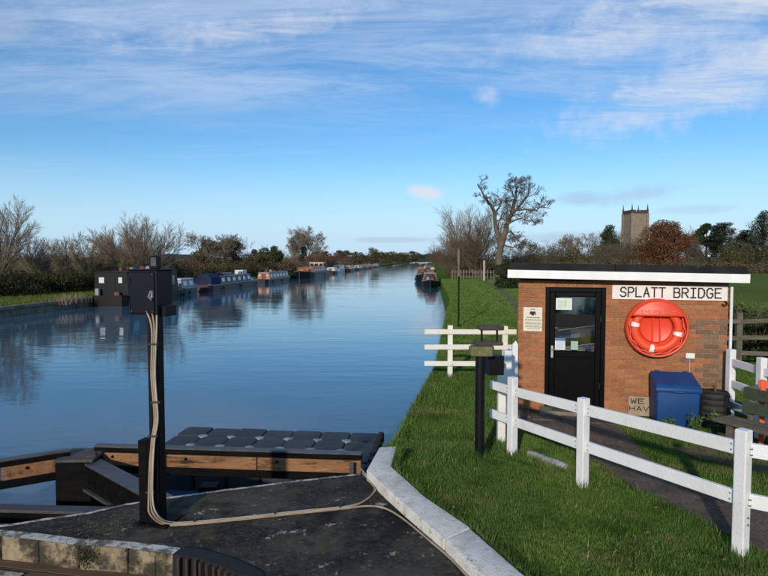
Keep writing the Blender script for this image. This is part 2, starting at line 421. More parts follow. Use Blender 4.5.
w1 = wave(0.9, (0.35, 1.0, 1), 3, 6)
w2 = wave(3.0, (0.45, 1.0, 1), 2, -10)
w3 = wave(0.16, (0.6, 1.0, 1), 2, 12)         # gusts: rough and smooth patches
gust = n.new('ShaderNodeMapRange'); gust.inputs[1].default_value = 0.35; gust.inputs[2].default_value = 0.65; gust.inputs[3].default_value = 0.35; gust.inputs[4].default_value = 1.0
l.new(w3, gust.inputs[0])
hsum = nm('MULTIPLY', nm('ADD', nm('MULTIPLY', w1, 1.0), nm('MULTIPLY', w2, 0.36)), gust.outputs[0])
bp = n.new('ShaderNodeBump'); bp.inputs['Strength'].default_value = 0.16; bp.inputs['Distance'].default_value = 0.10
l.new(hsum, bp.inputs['Height']); l.new(bp.outputs[0], b_.inputs['Normal'])
MATS['canal_water'] = m

# ------------------------------------------------------------------ mesh helpers


class MB:
    def __init__(self):
        self.v = []; self.f = []

    def box(self, c, s, rz=0.0, rot=None):
        """box: centre, full sizes, turned about z (or by a matrix)"""
        R = rot or Matrix.Rotation(rz, 3, 'Z')
        c = Vector(c); i0 = len(self.v)
        for dz in (-1, 1):
            for dx, dy in ((-1, -1), (1, -1), (1, 1), (-1, 1)):
                self.v.append(tuple(c + R @ Vector((dx * s[0] / 2, dy * s[1] / 2, dz * s[2] / 2))))
        for q in ((0, 3, 2, 1), (4, 5, 6, 7), (0, 1, 5, 4), (1, 2, 6, 5), (2, 3, 7, 6), (3, 0, 4, 7)):
            self.f.append(tuple(i0 + k for k in q))
        return self

    def bar(self, a, b, w, h, up=Vector((0, 0, 1))):
        """rectangular bar from a to b, w across, h along up"""
        a, b = Vector(a), Vector(b); d = (b - a)
        x = d.normalized(); y = up.cross(x)
        if y.length < 1e-4:
            y = Vector((0, 1, 0)).cross(x)
        y.normalize(); z = x.cross(y)
        R = Matrix((x, y, z)).transposed()
        return self.box((a + b) / 2, (d.length, w, h), rot=R)

    def tube(self, pts, rad, n=8, caps=True):
        pts = [Vector(p) for p in pts]
        if isinstance(rad, (int, float)):
            rad = [rad] * len(pts)
        i0 = len(self.v); ref = None
        for k, p in enumerate(pts):
            d = (pts[min(k + 1, len(pts) - 1)] - pts[max(k - 1, 0)]).normalized()
            if ref is None:
                ref = d.orthogonal().normalized()
            u = (ref - d * ref.dot(d))
            u = u.normalized() if u.length > 1e-6 else d.orthogonal().normalized()
            ref = u; w = d.cross(u)
            for j in range(n):
                a = 2 * math.pi * j / n
                self.v.append(tuple(p + (u * math.cos(a) + w * math.sin(a)) * rad[k]))
        for k in range(len(pts) - 1):
            for j in range(n):
                a, b = i0 + k * n + j, i0 + k * n + (j + 1) % n
                self.f.append((a, b, b + n, a + n))
        if caps:
            self.f.append(tuple(i0 + j for j in range(n))[::-1])
            e = i0 + (len(pts) - 1) * n
            self.f.append(tuple(e + j for j in range(n)))
        return self

    def prism(self, poly, z0, z1):
        """poly: (x, y) counter-clockwise, may be concave (n-gon caps)"""
        i0 = len(self.v); k = len(poly)
        for z in (z0, z1):
            for p in poly:
                self.v.append((p[0], p[1], z))
        self.f.append(tuple(i0 + j for j in range(k))[::-1])
        self.f.append(tuple(i0 + k + j for j in range(k)))
        for j in range(k):
            a, b = i0 + j, i0 + (j + 1) % k
            self.f.append((a, b, b + k, a + k))
        return self

    def lathe(self, prof, n=24, c=(0, 0, 0)):
        """prof: (radius, z) rows, closed at both ends"""
        i0 = len(self.v)
        for r, z in prof:
            for j in range(n):
                a = 2 * math.pi * j / n
                self.v.append((c[0] + r * math.cos(a), c[1] + r * math.sin(a), c[2] + z))
        for k in range(len(prof) - 1):
            for j in range(n):
                a, b = i0 + k * n + j, i0 + k * n + (j + 1) % n
                self.f.append((a, b, b + n, a + n))
        self.f.append(tuple(i0 + j for j in range(n))[::-1])
        e = i0 + (len(prof) - 1) * n
        self.f.append(tuple(e + j for j in range(n)))
        return self

    def quad(self, *p):
        i0 = len(self.v)
        self.v += [tuple(q) for q in p]
        self.f.append(tuple(range(i0, i0 + len(p))))
        return self

    def mesh(self, name, mat):
        me = bpy.data.meshes.new(name)
        me.from_pydata(self.v, [], self.f)
        me.materials.append(MATS[mat])
        me.update()
        return me

    def build(self, name, mat, parent=None, smooth=False, bevel=0.0, loc=None, seg=1):
        me = self.mesh(name, mat)
        return link(name, me, parent, smooth, bevel, loc, seg)


def bevel_mesh(me, width, seg=1):
    bm = bmesh.new(); bm.from_mesh(me)
    bm.normal_update()
    ed = [e for e in bm.edges if len(e.link_faces) == 2 and e.calc_face_angle(0) > 0.5]
    bmesh.ops.bevel(bm, geom=ed, offset=width, segments=seg, profile=0.5, affect='EDGES', clamp_overlap=True)
    bm.to_mesh(me); bm.free()


def link(name, me, parent=None, smooth=False, bevel=0.0, loc=None, seg=1):
    if bevel:
        bevel_mesh(me, bevel, seg)
    if smooth:
        me.polygons.foreach_set('use_smooth', [True] * len(me.polygons))
        if smooth == 'auto':
            me.set_sharp_from_angle(angle=math.radians(40))
    o = bpy.data.objects.new(name, me)
    COL.objects.link(o)
    if parent is not None:
        o.parent = parent
    if loc is not None:
        o.location = loc
    return o


def thing(name, label, cat, loc=(0, 0, 0), rz=0.0, group=None, scale=1.0):
    o = bpy.data.objects.new(name, None)
    COL.objects.link(o)
    o.location = loc; o.rotation_euler = (0, 0, rz); o.scale = (scale,) * 3 if isinstance(scale, (int, float)) else scale
    o.empty_display_size = 0.3
    return tag(o, label, cat, group)


def tag(o, label=None, cat=None, group=None, kind=None):
    if label: o['label'] = label
    if cat: o['category'] = cat
    if group: o['group'] = group
    if kind: o['kind'] = kind
    return o


def raw_mesh(name, verts, faces_n, mat):
    """fast mesh from numpy: verts (N,3); faces_n: list of (array (M,k)) with k corners each"""
    me = bpy.data.meshes.new(name)
    verts = np.ascontiguousarray(verts, dtype=np.float32)
    me.vertices.add(len(verts)); me.vertices.foreach_set('co', verts.ravel())
    loops = np.concatenate([a.ravel() for a in faces_n]).astype(np.int32)
    sizes = np.concatenate([np.full(len(a), a.shape[1]) for a in faces_n]).astype(np.int32)
    starts = np.concatenate([[0], np.cumsum(sizes)[:-1]]).astype(np.int32)
    me.loops.add(len(loops)); me.loops.foreach_set('vertex_index', loops)
    me.polygons.add(len(sizes)); me.polygons.foreach_set('loop_start', starts); me.polygons.foreach_set('loop_total', sizes)
    me.materials.append(MATS[mat])
    me.update(calc_edges=True)
    return me


def leaf_mesh(name, centres, size, mat, seed=0, flat=0.0, aspect=0.6):
    """leaf-sized faces at the given points; flat 0..1 turns them towards lying level"""
    g = np.random.default_rng(seed)
    c = np.asarray(centres, dtype=np.float64); N = len(c)
    nrm = g.normal(size=(N, 3)); nrm[:, 2] += np.sign(nrm[:, 2]) * flat * 4
    nrm /= np.linalg.norm(nrm, axis=1)[:, None]
    t = g.normal(size=(N, 3)); t -= nrm * (t * nrm).sum(1)[:, None]; t /= np.linalg.norm(t, axis=1)[:, None]
    b = np.cross(nrm, t)
    s = size * g.uniform(0.55, 1.35, size=(N, 1))
    v = np.stack([c - t * s * 0.5, c + b * s * aspect * 0.5, c + t * s * 0.5, c - b * s * aspect * 0.5], axis=1).reshape(-1, 3)
    q = np.arange(N * 4).reshape(-1, 4)
    return raw_mesh(name, v, [q], mat)


def lump_points(g, lumps, n, shell=0.55):
    """points spread through ellipsoid lumps (cx,cy,cz,rx,ry,rz), denser towards their skins"""
    L = np.array(lumps, dtype=np.float64)
    w = (L[:, 3] * L[:, 4] * L[:, 5]) ** 0.67
    idx = g.choice(len(L), size=n, p=w / w.sum())
    d = g.normal(size=(n, 3)); d /= np.linalg.norm(d, axis=1)[:, None]
    r = g.uniform(0, 1, size=(n, 1)) ** (1 / 3)
    r = shell + (1 - shell) * r
    r *= g.uniform(0.72, 1.1, size=(n, 1))
    return L[idx, :3] + d * r * L[idx, 3:]

# ------------------------------------------------------------------ the setting: levels and shore lines
WATER = -0.90
ZA = 0.30                                   # tarmac apron beside the bridge
kerbR = [at_z(*p, ZA + 0.09) for p in ((396.5, 447), (391, 467), (425, 497.6), (469, 527.6), (521, 573))]
kerbL = [at_z(*p, ZA + 0.10) for p in ((379.5, 447), (366.5, 470), (386, 488.5), (443, 538), (477, 572))]
kd = (kerbR[4] - kerbR[2]).normalized()
kerbR.append(kerbR[4] + kd * 1.3); kerbL.append(kerbL[4] + (kerbL[4] - kerbL[2]).normalized() * 1.25)
KA, KB = kerbR[1].copy(), kerbR[-1].copy()


def ground_z(x, y):
    """lawn: level by the hut, rising a little to the kerb of the apron"""
    x = np.asarray(x, dtype=np.float64); y = np.asarray(y, dtype=np.float64)
    ax, ay, bx, by = KA.x, KA.y, KB.x, KB.y
    t = np.clip(((x - ax) * (bx - ax) + (y - ay) * (by - ay)) / ((bx - ax) ** 2 + (by - ay) ** 2), 0, 1.8)
    d = np.hypot(x - ax - t * (bx - ax), y - ay - t * (by - ay))
    return 0.30 * (1 - sstep(0.15, 2.4, d)) + 0.012 * np.sin(x * 2.1 + y * 1.3) * np.sin(y * 1.7 - x)


b_pts = [at_z(388, 446, 0.24), at_z(404, 415, 0.16), at_z(436, 367, 0.02), at_z(450, 300, 0), at_z(441, 280, 0)]
farR = lambda Y: b_pts[-1].x + (Y - b_pts[-1].y) * 0.081
RB = [(6.5, -60), (4.6, -4), (KB.x + 0.05, KB.y)] + [(p.x + 0.02, p.y) for p in kerbR[4:1:-1]] + [(kerbR[1].x + 0.03, kerbR[1].y), (kerbR[0].x, kerbR[0].y)] \
    + [(p.x, p.y) for p in b_pts if p.y > kerbR[0].y + 0.1] + [(farR(300), 300), (farR(900), 900), (farR(900) + 700, 3000)]
RB = sorted(RB, key=lambda p: p[1])
LB = [(-26.5, -60), (-24.6, 10), (-23.0, 34.0), (-21.9, 43), (-25.4 + 0.076 * 60, 60), (-25.4 + 0.076 * 900, 900), (-300, 3000)]


def xb(Y): return np.interp(Y, [p[1] for p in RB], [p[0] for p in RB])
def xl(Y): return np.interp(Y, [p[1] for p in LB], [p[0] for p in LB])


def land(name, side, mat):
    near = list(np.arange(-8, 30, 0.5)) if side > 0 else list(np.arange(10, 60, 2.0))
    rows = sorted(set([-60, -30, -15] + near + [p[1] for p in (RB if side > 0 else LB)] + [33, 36, 40, 45, 50, 60, 70, 80, 100, 130, 170, 220, 300, 420, 600, 900, 1400, 2000, 3000]))
    offs = [0] + list(np.arange(0.35, 8, 0.5)) + [9, 11, 14, 18, 24, 32, 45, 70, 110, 180, 300, 600, 1200, 2600]
    V, Fc = [], []
    for Y in rows:
        e = xb(Y) if side > 0 else xl(Y)
        for k, o in enumerate(offs):
            x = e + side * o
            z = float(ground_z(x, Y)) if side > 0 else -0.28 + 0.28 * float(sstep(3, 12, o))
            if k == 0:
                V.append((x, Y, WATER - 0.8))
            V.append((x, Y, z - (0.05 if k == 0 else 0)))
    n = len(offs) + 1
    for i in range(len(rows) - 1):
        for k in range(n - 1):
            a = i * n + k
            q = (a, a + 1, a + n + 1, a + n)
            Fc.append(q[::-1] if side > 0 else q)
    mb = MB(); mb.v = V; mb.f = Fc
    return tag(mb.build(name, mat, smooth=True), kind='structure')


land('ground_right', 1, 'grass_ground')
land('ground_left', -1, 'field')
tag(MB().quad((-5000, -3000, -1.9), (5000, -3000, -1.9), (5000, 8000, -1.9), (-5000, 8000, -1.9)).build('terrain', 'field'), kind='structure')
tag(MB().quad((-40, -60, WATER), (30, -60, WATER), (110, 920, WATER), (20, 920, WATER)).build('canal_water', 'canal_water'), kind='structure')
# field behind the hut, a paler sheet on the ground
tag(MB().quad((9.5, 24, 0.03), (60, 20, 0.03), (140, 150, 0.03), (28, 150, 0.03)).build('field', 'far_grass'), kind='structure')
# low ridge far off
mb = MB()
g = np.random.default_rng(3)
N = 60
for i in range(N + 1):
    a = math.radians(-62 + 124 * i / N)
    h = 14 + 9 * math.sin(i * 0.7) + 7 * math.sin(i * 1.9 + 1) + 3 * g.normal()
    mb.v += [(2600 * math.sin(a), 2600 * math.cos(a), -3), (2700 * math.sin(a), 2700 * math.cos(a), max(6, h)), (3300 * math.sin(a), 3300 * math.cos(a), -3)]
for i in range(N):
    for k in range(2):
        a = i * 3 + k
        mb.f.append((a, a + 3, a + 4, a + 1))
tag(mb.build('hills', 'leaf_hazed', smooth=True), kind='structure')

# concrete edge of the far bank: separate coping blocks
wall = thing('canal_edge', 'low grey concrete edge along the far left canal bank', 'canal edge')
Y = 12.0
while Y < 60:
    L = 2.6
    a, c = Vector((xl(Y), Y, 0)), Vector((xl(Y + L), Y + L, 0))
    d = (c - a).normalized(); nrm = Vector((d.y, -d.x, 0))
    cz = -0.26 + rnd.uniform(-0.02, 0.02)
    mb = MB().bar(a + nrm * 0.12 + Vector((0, 0, cz - 0.11)), c + nrm * 0.12 - d * 0.04 + Vector((0, 0, cz - 0.11)), 0.42, 0.22)
    mb.build('coping_block', 'concrete', wall, bevel=0.02)
    MB().bar(a + nrm * 0.06 + Vector((0, 0, cz - 0.62)), c + nrm * 0.06 - d * 0.05 + Vector((0, 0, cz - 0.62)), 0.30, 0.79).build('wall_panel', 'concrete', wall)
    Y += L

# tarmac apron with a rounded nose towards the bridge
A = lambda x, y: at_z(x, y, ZA)
far_edge = [A(-60, 538), A(0, 526), A(45, 519), A(88, 513), A(127, 504), A(180, 496), A(266, 484.6), A(359.7, 474), A(372, 470)]
kerb_in = [Vector((p.x + 0.05, p.y, ZA)) for p in kerbL[1:]]
near_edge = [A(-60, 533), A(0, 534.5), A(39, 538.5), A(78, 544), A(127.6, 547), A(156, 551), A(176, 553.6), A(201, 557), A(225, 565), A(250, 577)]
p0 = near_edge[-1]
near_ext = [p0 + Vector(v) for v in ((0.14, -0.3, 0), (0.2, -0.8, 0), (0.2, -2.0, 0), (0.2, -9.0, 0))]
poly = [(p.x, p.y) for p in far_edge] + [(p.x, p.y) for p in kerb_in] + [(4.4, -4.0), (4.4, -5.0)] + [(p.x, p.y) for p in reversed(near_ext)] + [(p.x, p.y) for p in reversed(near_edge)]
poly = poly[::-1]
bm = bmesh.new()
vs_ = [bm.verts.new((x, y, ZA)) for x, y in poly]
fc = bm.faces.new(vs_); bm.normal_update()
if fc.normal.z < 0:
    fc.normal_flip()
bmesh.ops.triangulate(bm, faces=[fc])
me = bpy.data.meshes.new('apron'); bm.to_mesh(me); bm.free(); me.materials.append(MATS['asphalt'])
tag(link('apron_pavement', me), kind='structure')


def ribbon(pts, off0, off1, z):
    """sheet along a line, between two sideways offsets (left positive)"""
    mb = MB()
    for i, p in enumerate(pts):
        d = (pts[min(i + 1, len(pts) - 1)] - pts[max(i - 1, 0)]).normalized(); nn = Vector((-d.y, d.x, 0))
        for o in (off0, off1):
            q = p + nn * o
            mb.v.append((q.x, q.y, z))
    for i in range(len(pts) - 1):
        mb.f.append((2 * i, 2 * i + 2, 2 * i + 3, 2 * i + 1))
    return mb


def dense(pts, step=0.15, jit=0.0):
    out_ = []
    for a, c in zip(pts[:-1], pts[1:]):
        k = max(1, int((c - a).length / step))
        out_ += [a.lerp(c, i / k) + Vector((rnd.uniform(-jit, jit), rnd.uniform(-jit, jit), 0)) for i in range(k)]
    return out_ + [pts[-1]]


tag(ribbon(dense(far_edge[:-1], 0.12, 0.008), -0.035, 0.005, ZA + 0.004).build('far_edge_line', 'worn_paint'), kind='structure')
tag(ribbon(dense(near_edge[:7], 0.12, 0.008), -0.02, 0.075, ZA + 0.004).build('near_edge_line', 'worn_paint'), kind='structure')
# stone faces below the apron's edges
quay = thing('stone_quay', 'weathered cream stone blocks under the rounded near edge of the tarmac', 'quay wall')
seq = near_edge + near_ext
cuts = [0, 1, 3, 4, 6, 7]
for i in range(len(cuts) - 1):
    pts = seq[cuts[i]:cuts[i + 1] + 1]
    mb = MB()
    for j in range(len(pts) - 1):
        a, c = pts[j], pts[j + 1]
        d = (c - a).normalized(); nn = Vector((-d.y, d.x, 0))
        a2 = a + d * 0.012 if j == 0 else a
        mb.bar(a2 + nn * 0.10 + Vector((0, 0, -0.152)), c + nn * 0.10 + Vector((0, 0, -0.152)), 0.22 + rnd.uniform(0, 0.03), 0.30)
    mb.build('quay_block', 'quay_stone', quay, bevel=0.025, seg=2)
mb = MB()
for line, s in ((far_edge, -1), (seq[6:], 1)):
    for a, c in zip(line[:-1], line[1:]):
        d = (c - a).normalized(); nn = Vector((-d.y, d.x, 0)) * s
        mb.bar(a + nn * 0.08 + Vector((0, 0, -0.90)), c + nn * 0.08 + Vector((0, 0, -0.90)), 0.16, 1.79)
mb.build('quay_core', 'concrete', quay)
# moss and soil tuft in the crack of the quay
g = np.random.default_rng(12)
c0 = A(84, 548)
pts = np.array([c0.x, c0.y, ZA - 0.07]) + g.normal(size=(420, 3)) * np.array([0.045, 0.022, 0.04])
tag(link('crack_weed', leaf_mesh('crack_weed', pts, 0.016, 'leaf_bramble', 4)), 'small dark weed growing in the crack of the stone quay', 'weed', kind='stuff')
pts = np.array([c0.x + 0.02, c0.y + 0.25, ZA + 0.03]) + np.abs(g.normal(size=(500, 3))) * np.array([0.02, 0.02, 0.03]) + g.normal(size=(500, 3)) * np.array([0.14, 0.16, 0.006])
tag(link('moss_tuft', leaf_mesh('moss_tuft', pts, 0.012, 'leaf_olive', 5)), 'dry mossy tuft on the tarmac above the quay crack', 'moss', kind='stuff')

# ribbed rubber buffer round the nose of the apron
buf = thing('bridge_buffer', 'black ribbed buffer curving round the tarmac edge at the bottom', 'buffer')
line = dense(near_edge[6:] + near_ext[:3], 0.03)
rb = MB()
for i, p in enumerate(line):
    d = (line[min(i + 1, len(line) - 1)] - line[max(i - 1, 0)]).normalized(); nn = Vector((-d.y, d.x, 0))
    for o, z in ((0.085, 0.012), (-0.04, 0.016), (-0.05, -0.28), (0.085, -0.28)):
        q = p + nn * o
        rb.v.append((q.x, q.y, ZA + z))
for i in range(len(line) - 1):
    for k in range(4):
        a = i * 4 + k; b2 = i * 4 + (k + 1) % 4
        rb.f.append((a, a + 4, b2 + 4, b2))
rb.f.append((0, 1, 2, 3)); e = (len(line) - 1) * 4; rb.f.append((e + 3, e + 2, e + 1, e))
rb.build('band', 'rubber', buf)
s_acc, last = 0.0, line[0]
for i in range(1, len(line)):
    s_acc += (line[i] - last).length; last = line[i]
    if s_acc >= 0.042:
        s_acc = 0
        d = (line[i] - line[i - 1]).normalized(); nn = Vector((-d.y, d.x, 0))
        q = line[i] - nn * 0.062
        MB().box((q.x, q.y, ZA - 0.130), (0.022, 0.050, 0.29), math.atan2(d.y, d.x)).build('rib', 'rust_rib', buf, bevel=0.006)

# kerb stones
kerb = thing('stone_kerb', 'wide whitewashed stone kerb between the tarmac and the lawn', 'kerb')
kz = ZA + 0.10


def kerb_stone(idx):
    L_, R_ = [kerbL[i] for i in idx], [kerbR[i] for i in idx]
    pl = [(p.x, p.y) for p in R_] + [(p.x, p.y) for p in reversed(L_)]
    mb = MB().prism(pl, ZA - 0.25, kz + rnd.uniform(-0.006, 0.006))
    o = mb.build('kerb_stone', 'kerb_stone', kerb, bevel=0.028, seg=3, smooth='auto')
    return o


def lerp_pair(i, t):
    kerbL.append(kerbL[i].lerp(kerbL[i + 1], t)); kerbR.append(kerbR[i].lerp(kerbR[i + 1], t))
    return len(kerbL) - 1


j1 = lerp_pair(3, 0.03); j1b = lerp_pair(3, 0.045)
j2 = lerp_pair(4, 0.45); j2b = lerp_pair(4, 0.46)
kerb_stone([0, 1, 2, 3, j1]); kerb_stone([j1b, 4, j2]); kerb_stone([j2b, 5])

# the swing bridge's deck, timber planks along its length
ba = at_z(0, 563, 0.11); bb = at_z(80, 573, 0.11)
bd = (bb - ba).normalized(); bn = Vector((bd.y, -bd.x, 0))        # towards the camera
bridge = thing('swing_bridge', 'brown timber deck of the swing bridge at the lower left corner', 'bridge')
brz = math.atan2(bd.y, bd.x)
off = -0.36
k = 0
while off < 3.6:
    c = ba + bd * (1.35 - 11) + bn * (off + 0.10)
    x1 = 1.30 - 0.25 * max(0, off)          # rounded end
    MB().bar(ba + bd * -20 + bn * (off + 0.1) + Vector((0, 0, -0.05 + rnd.uniform(-.006, .006))), ba + bd * (1.55 + 0.5 * off - 0.12 * off * off) + bn * (off + 0.1) + Vector((0, 0, -0.05 + rnd.uniform(-.006, .006))), 0.192, 0.09).build('deck_plank', 'deck_wood', bridge, bevel=0.008)
    off += 0.2; k += 1
MB().bar(ba + bd * -20 + bn * 1.4 + Vector((0, 0, -0.33)), ba + bd * 1.2 + bn * 1.4 + Vector((0, 0, -0.33)), 2.6, 0.44).build('deck_girder', 'tar_timber', bridge)
ribbon([ba + bd * -12 + bn * 0.16, ba + bd * -3 + bn * 0.16, ba + bd * 0.33 + bn * 0.16], -0.05, 0.05, 0.125).build('painted_line', 'worn_paint', bridge)

# asphalt path from the hut door and along the fence, and the trodden dirt beside it
def sheet(name, pix, z, mat):
    pts = [at_z(x, y, z) for x, y in pix]
    bm = bmesh.new()
    f_ = bm.faces.new([bm.verts.new(p) for p in pts]); bm.normal_update()
    if f_.normal.z < 0: f_.normal_flip()
    bmesh.ops.triangulate(bm, faces=[f_])
    bmesh.ops.subdivide_edges(bm, edges=bm.edges[:], cuts=6, use_grid_fill=True)
    for v in bm.verts:
        v.co.z = float(ground_z(v.co.x, v.co.y)) + z
    me = bpy.data.meshes.new(name); bm.to_mesh(me); bm.free(); me.materials.append(MATS[mat])
    return tag(link(name, me, smooth=True), kind='structure'), [(p.x, p.y) for p in pts]


PATH_PIX = [(514, 413), (560, 410), (606, 411), (617, 424), (632, 440), (652, 461), (700, 487), (770, 513), (900, 560), (900, 650), (790, 566), (736, 537), (680, 511), (633, 488), (591, 458), (556, 441), (528, 427)]
_, PATH = sheet('path', PATH_PIX, 0.012, 'path_asphalt')
_, DIRT = sheet('dirt_track', [(668, 446), (700, 446), (735, 452), (800, 470), (800, 484), (740, 466), (700, 458)], 0.010, 'dirt')
_, DIRT2 = sheet('towpath', [(487, 281), (503, 288), (517, 300), (519, 318), (511, 305), (497, 290), (481, 282)], 0.010, 'dirt')
# paving before the door
pav = thing('door_paving', 'worn concrete paving slabs in front of the hut door', 'paving')


def inside(poly, x, y):
    x = np.asarray(x); y = np.asarray(y); r = np.zeros(x.shape, bool)
    for (x0, y0), (x1, y1) in zip(poly, poly[1:] + poly[:1]):
        c = ((y0 > y) != (y1 > y)) & (x < (x1 - x0) * (y - y0) / (y1 - y0 + 1e-12) + x0)
        r ^= c
    return r

# ------------------------------------------------------------------ the brick hut
HA = math.radians(14)
HX, HY = at_z(517, 409, 0).x, at_z(517, 409, 0).y
HW, HD, HH = 3.145, 2.4, 2.16
hut = thing('brick_hut', 'small flat-roofed red brick hut with black door beside the path', 'hut', (HX, HY, 0), -HA)
ex, ey = Vector((math.cos(HA), -math.sin(HA), 0)), Vector((math.sin(HA), math.cos(HA), 0))
DX0, DX1, DZ1 = 0.438, 1.375, 2.05


def hut_w(x, y, z): return Vector((HX, HY, 0)) + ex * x + ey * y + Vector((0, 0, z))


mb = MB()        # inner leaf and mortar bed
T = 0.10
mb.box((DX0 / 2 + 0.005, T / 2 + 0.012, HH / 2), (DX0 - 0.012, T, HH))
mb.box(((DX1 + HW) / 2 - 0.005, T / 2 + 0.012, HH / 2), (HW - DX1 - 0.012, T, HH))
mb.box(((DX0 + DX1) / 2, T / 2 + 0.012, (DZ1 + HH) / 2 + 0.004), (DX1 - DX0 + 0.004, T, HH - DZ1 - 0.008))
mb.box((T / 2 + 0.012, HD / 2 + 0.05, HH / 2), (T, HD - 0.16, HH - 0.002))
mb.box((HW - T / 2 - 0.012, HD / 2 + 0.05, HH / 2), (T, HD - 0.16, HH - 0.002))
mb.box((HW / 2, HD - T / 2 - 0.012, HH / 2), (HW - 0.03, T, HH - 0.004))
mb.build('wall', 'mortar', hut)
MB().box((HW / 2, HD / 2, 0.02), (HW - 0.2, HD - 0.2, 0.06)).build('floor', 'concrete', hut)
BL, BH, BT, J = 0.215, 0.065, 0.09, 0.010
brick_meshes = {}


def brick_mesh(length, mat):
    key = (round(length, 3), mat)
    if key not in brick_meshes:
        me = MB().box((0, 0, 0), (length, BT, BH)).mesh('brick', mat)
        bevel_mesh(me, 0.004)
        brick_meshes[key] = me
    return brick_meshes[key]


front = []
course = BH + J
row = 0
z = 0.035
while z < HH - 0.02:
    x = 0.0 if row % 2 == 0 else -(BL + J) / 2
    while x < HW - 0.02:
        x0, x1 = max(0.0, x), min(HW, x + BL)
        segs = [(x0, x1)]
        if z - BH / 2 < DZ1 + 0.08:
            segs = []
            if x0 < DX0: segs.append((x0, min(x1, DX0)))
            if x1 > DX1: segs.append((max(x0, DX1), x1))
        for a, c in segs:
            if c - a > 0.03:
                front.append((a, c, z))
        x += BL + J
    z += course; row += 1
sold = MB().box((0, 0, 0), (0.064, BT, 0.108)).mesh('brick', 'brick'); bevel_mesh(sold, 0.004)
k = int((DX1 - DX0) / 0.074)
for i in range(k):
    o = link('brick', sold, hut)
    o.location = (DX0 + (i + 0.5) * (DX1 - DX0) / k, BT / 2 + rnd.uniform(-0.002, 0.002), DZ1 + 0.058)
# nearest, fullest bricks singly; slivers and what the roof hides joined
front.sort(key=lambda t: -(t[1] - t[0]) + (0.5 if t[2] < 0.06 else 0))
single, rest = front[:286], front[286:]
for a, c, z in single:
    cx = (a + c) / 2
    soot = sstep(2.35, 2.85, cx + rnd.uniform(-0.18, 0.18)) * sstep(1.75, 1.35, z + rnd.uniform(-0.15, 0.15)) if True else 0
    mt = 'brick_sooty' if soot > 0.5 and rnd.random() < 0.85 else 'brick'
    o = link('brick', brick_mesh(c - a, mt), hut)
    o.location = (cx, BT / 2 + rnd.uniform(-0.002, 0.002), z)
jb = MB()
for a, c, z in rest:
    jb.box(((a + c) / 2, BT / 2, z), (c - a, BT, BH))
for side in (0, 1):                    # side and rear walls
    z = 0.035; row = 0
    while z < HH - 0.03:
        y = BT + J if row % 2 else BT + J - (BL + J) / 2
        while y < HD:
            y0, y1 = max(BT + J, y), min(HD, y + BL)
            if y1 - y0 > 0.03:
                jb.box((BT / 2 if side == 0 else HW - BT / 2, (y0 + y1) / 2, z), (BT, y1 - y0, BH))
            y += BL + J
        z += course; row += 1
z = 0.035; row = 0
while z < HH - 0.03:
    x = BT + J - (0 if row % 2 else (BL + J) / 2)
    while x < HW - BT - J:
        x0, x1 = max(BT + J, x), min(HW - BT - J, x + BL)
        if x1 - x0 > 0.03:
            jb.box(((x0 + x1) / 2, HD - BT / 2, z), (x1 - x0, BT, BH))
        x += BL + J
    z += course; row += 1
tag(jb.build('brickwork', 'brick_isl', hut, bevel=0.004), kind='stuff')

# flat roof: white fascia board with black felt kerb, falling a little to the right
RX0, RX1, RY0, RY1 = -0.17, HW + 0.20, -0.25, HD + 0.15
fall = lambda x: 2.341 - (x - RX0) * (2.341 - 2.288) / (RX1 - RX0)
tilt = math.atan2(fall(RX1) - fall(RX0), RX1 - RX0)
Rt = Matrix.Rotation(-tilt, 3, 'Y')
mid = (RX0 + RX1) / 2
roof = MB().box((mid, (RY0 + RY1) / 2 + 0.03, fall(mid) - 0.01), (RX1 - RX0 - 0.06, RY1 - RY0 - 0.06, 0.10), rot=Rt).build('roof', 'felt', hut)
MB().box((mid, RY0 + 0.0125, fall(mid) - 0.065), (RX1 - RX0, 0.025, 0.132), rot=Rt).build('fascia', 'fascia_white', roof, bevel=0.003)
MB().box((RX0 + 0.0125, (RY0 + RY1) / 2 + 0.014, fall(RX0) - 0.065), (0.025, RY1 - RY0 - 0.03, 0.13)).build('fascia', 'fascia_white', roof, bevel=0.003)
MB().box((RX1 - 0.0125, (RY0 + RY1) / 2 + 0.014, fall(RX1) - 0.065), (0.025, RY1 - RY0 - 0.03, 0.13)).build('fascia', 'fascia_white', roof, bevel=0.003)
MB().box((mid, RY0 + 0.16, fall(mid) - 0.105), (RX1 - RX0 - 0.06, 0.25, 0.02), rot=Rt).build('soffit', 'soffit', roof)
for (a, c) in ((RX0 + 0.03, 1.47), (1.475, RX1 - 0.035)):
    mm = (a + c) / 2
    MB().box((mm, RY0 + 0.055, fall(mm) + 0.052), (c - a, 0.07, 0.112), rot=Rt).build('felt_kerb', 'felt', roof, bevel=0.012, seg=2)
MB().box((mid, RY1 - 0.06, fall(mid) + 0.05), (RX1 - RX0 - 0.08, 0.07, 0.10), rot=Rt).build('felt_kerb', 'felt', roof, bevel=0.012, seg=2)
MB().box((mid, HD / 2, fall(mid) + 0.047), (RX1 - RX0 - 0.12, HD, 0.012), rot=Rt).build('felt_sheet', 'felt', roof)
# course of headers under the eaves
MB().tube([(HW + 0.028, -0.03, 0.02), (HW + 0.028, -0.03, 1.2), (HW + 0.026, -0.03, 2.1)], 0.022, 8).build('downpipe', 'white_paint', hut, smooth='auto')
MB().tube([(HW - 0.06, -0.02, 1.87), (HW - 0.03, -0.045, 1.83), (HW - 0.075, -0.05, 1.80), (HW - 0.10, -0.045, 1.83)], 0.011, 6).build('hook', 'black_paint', hut, smooth=True)

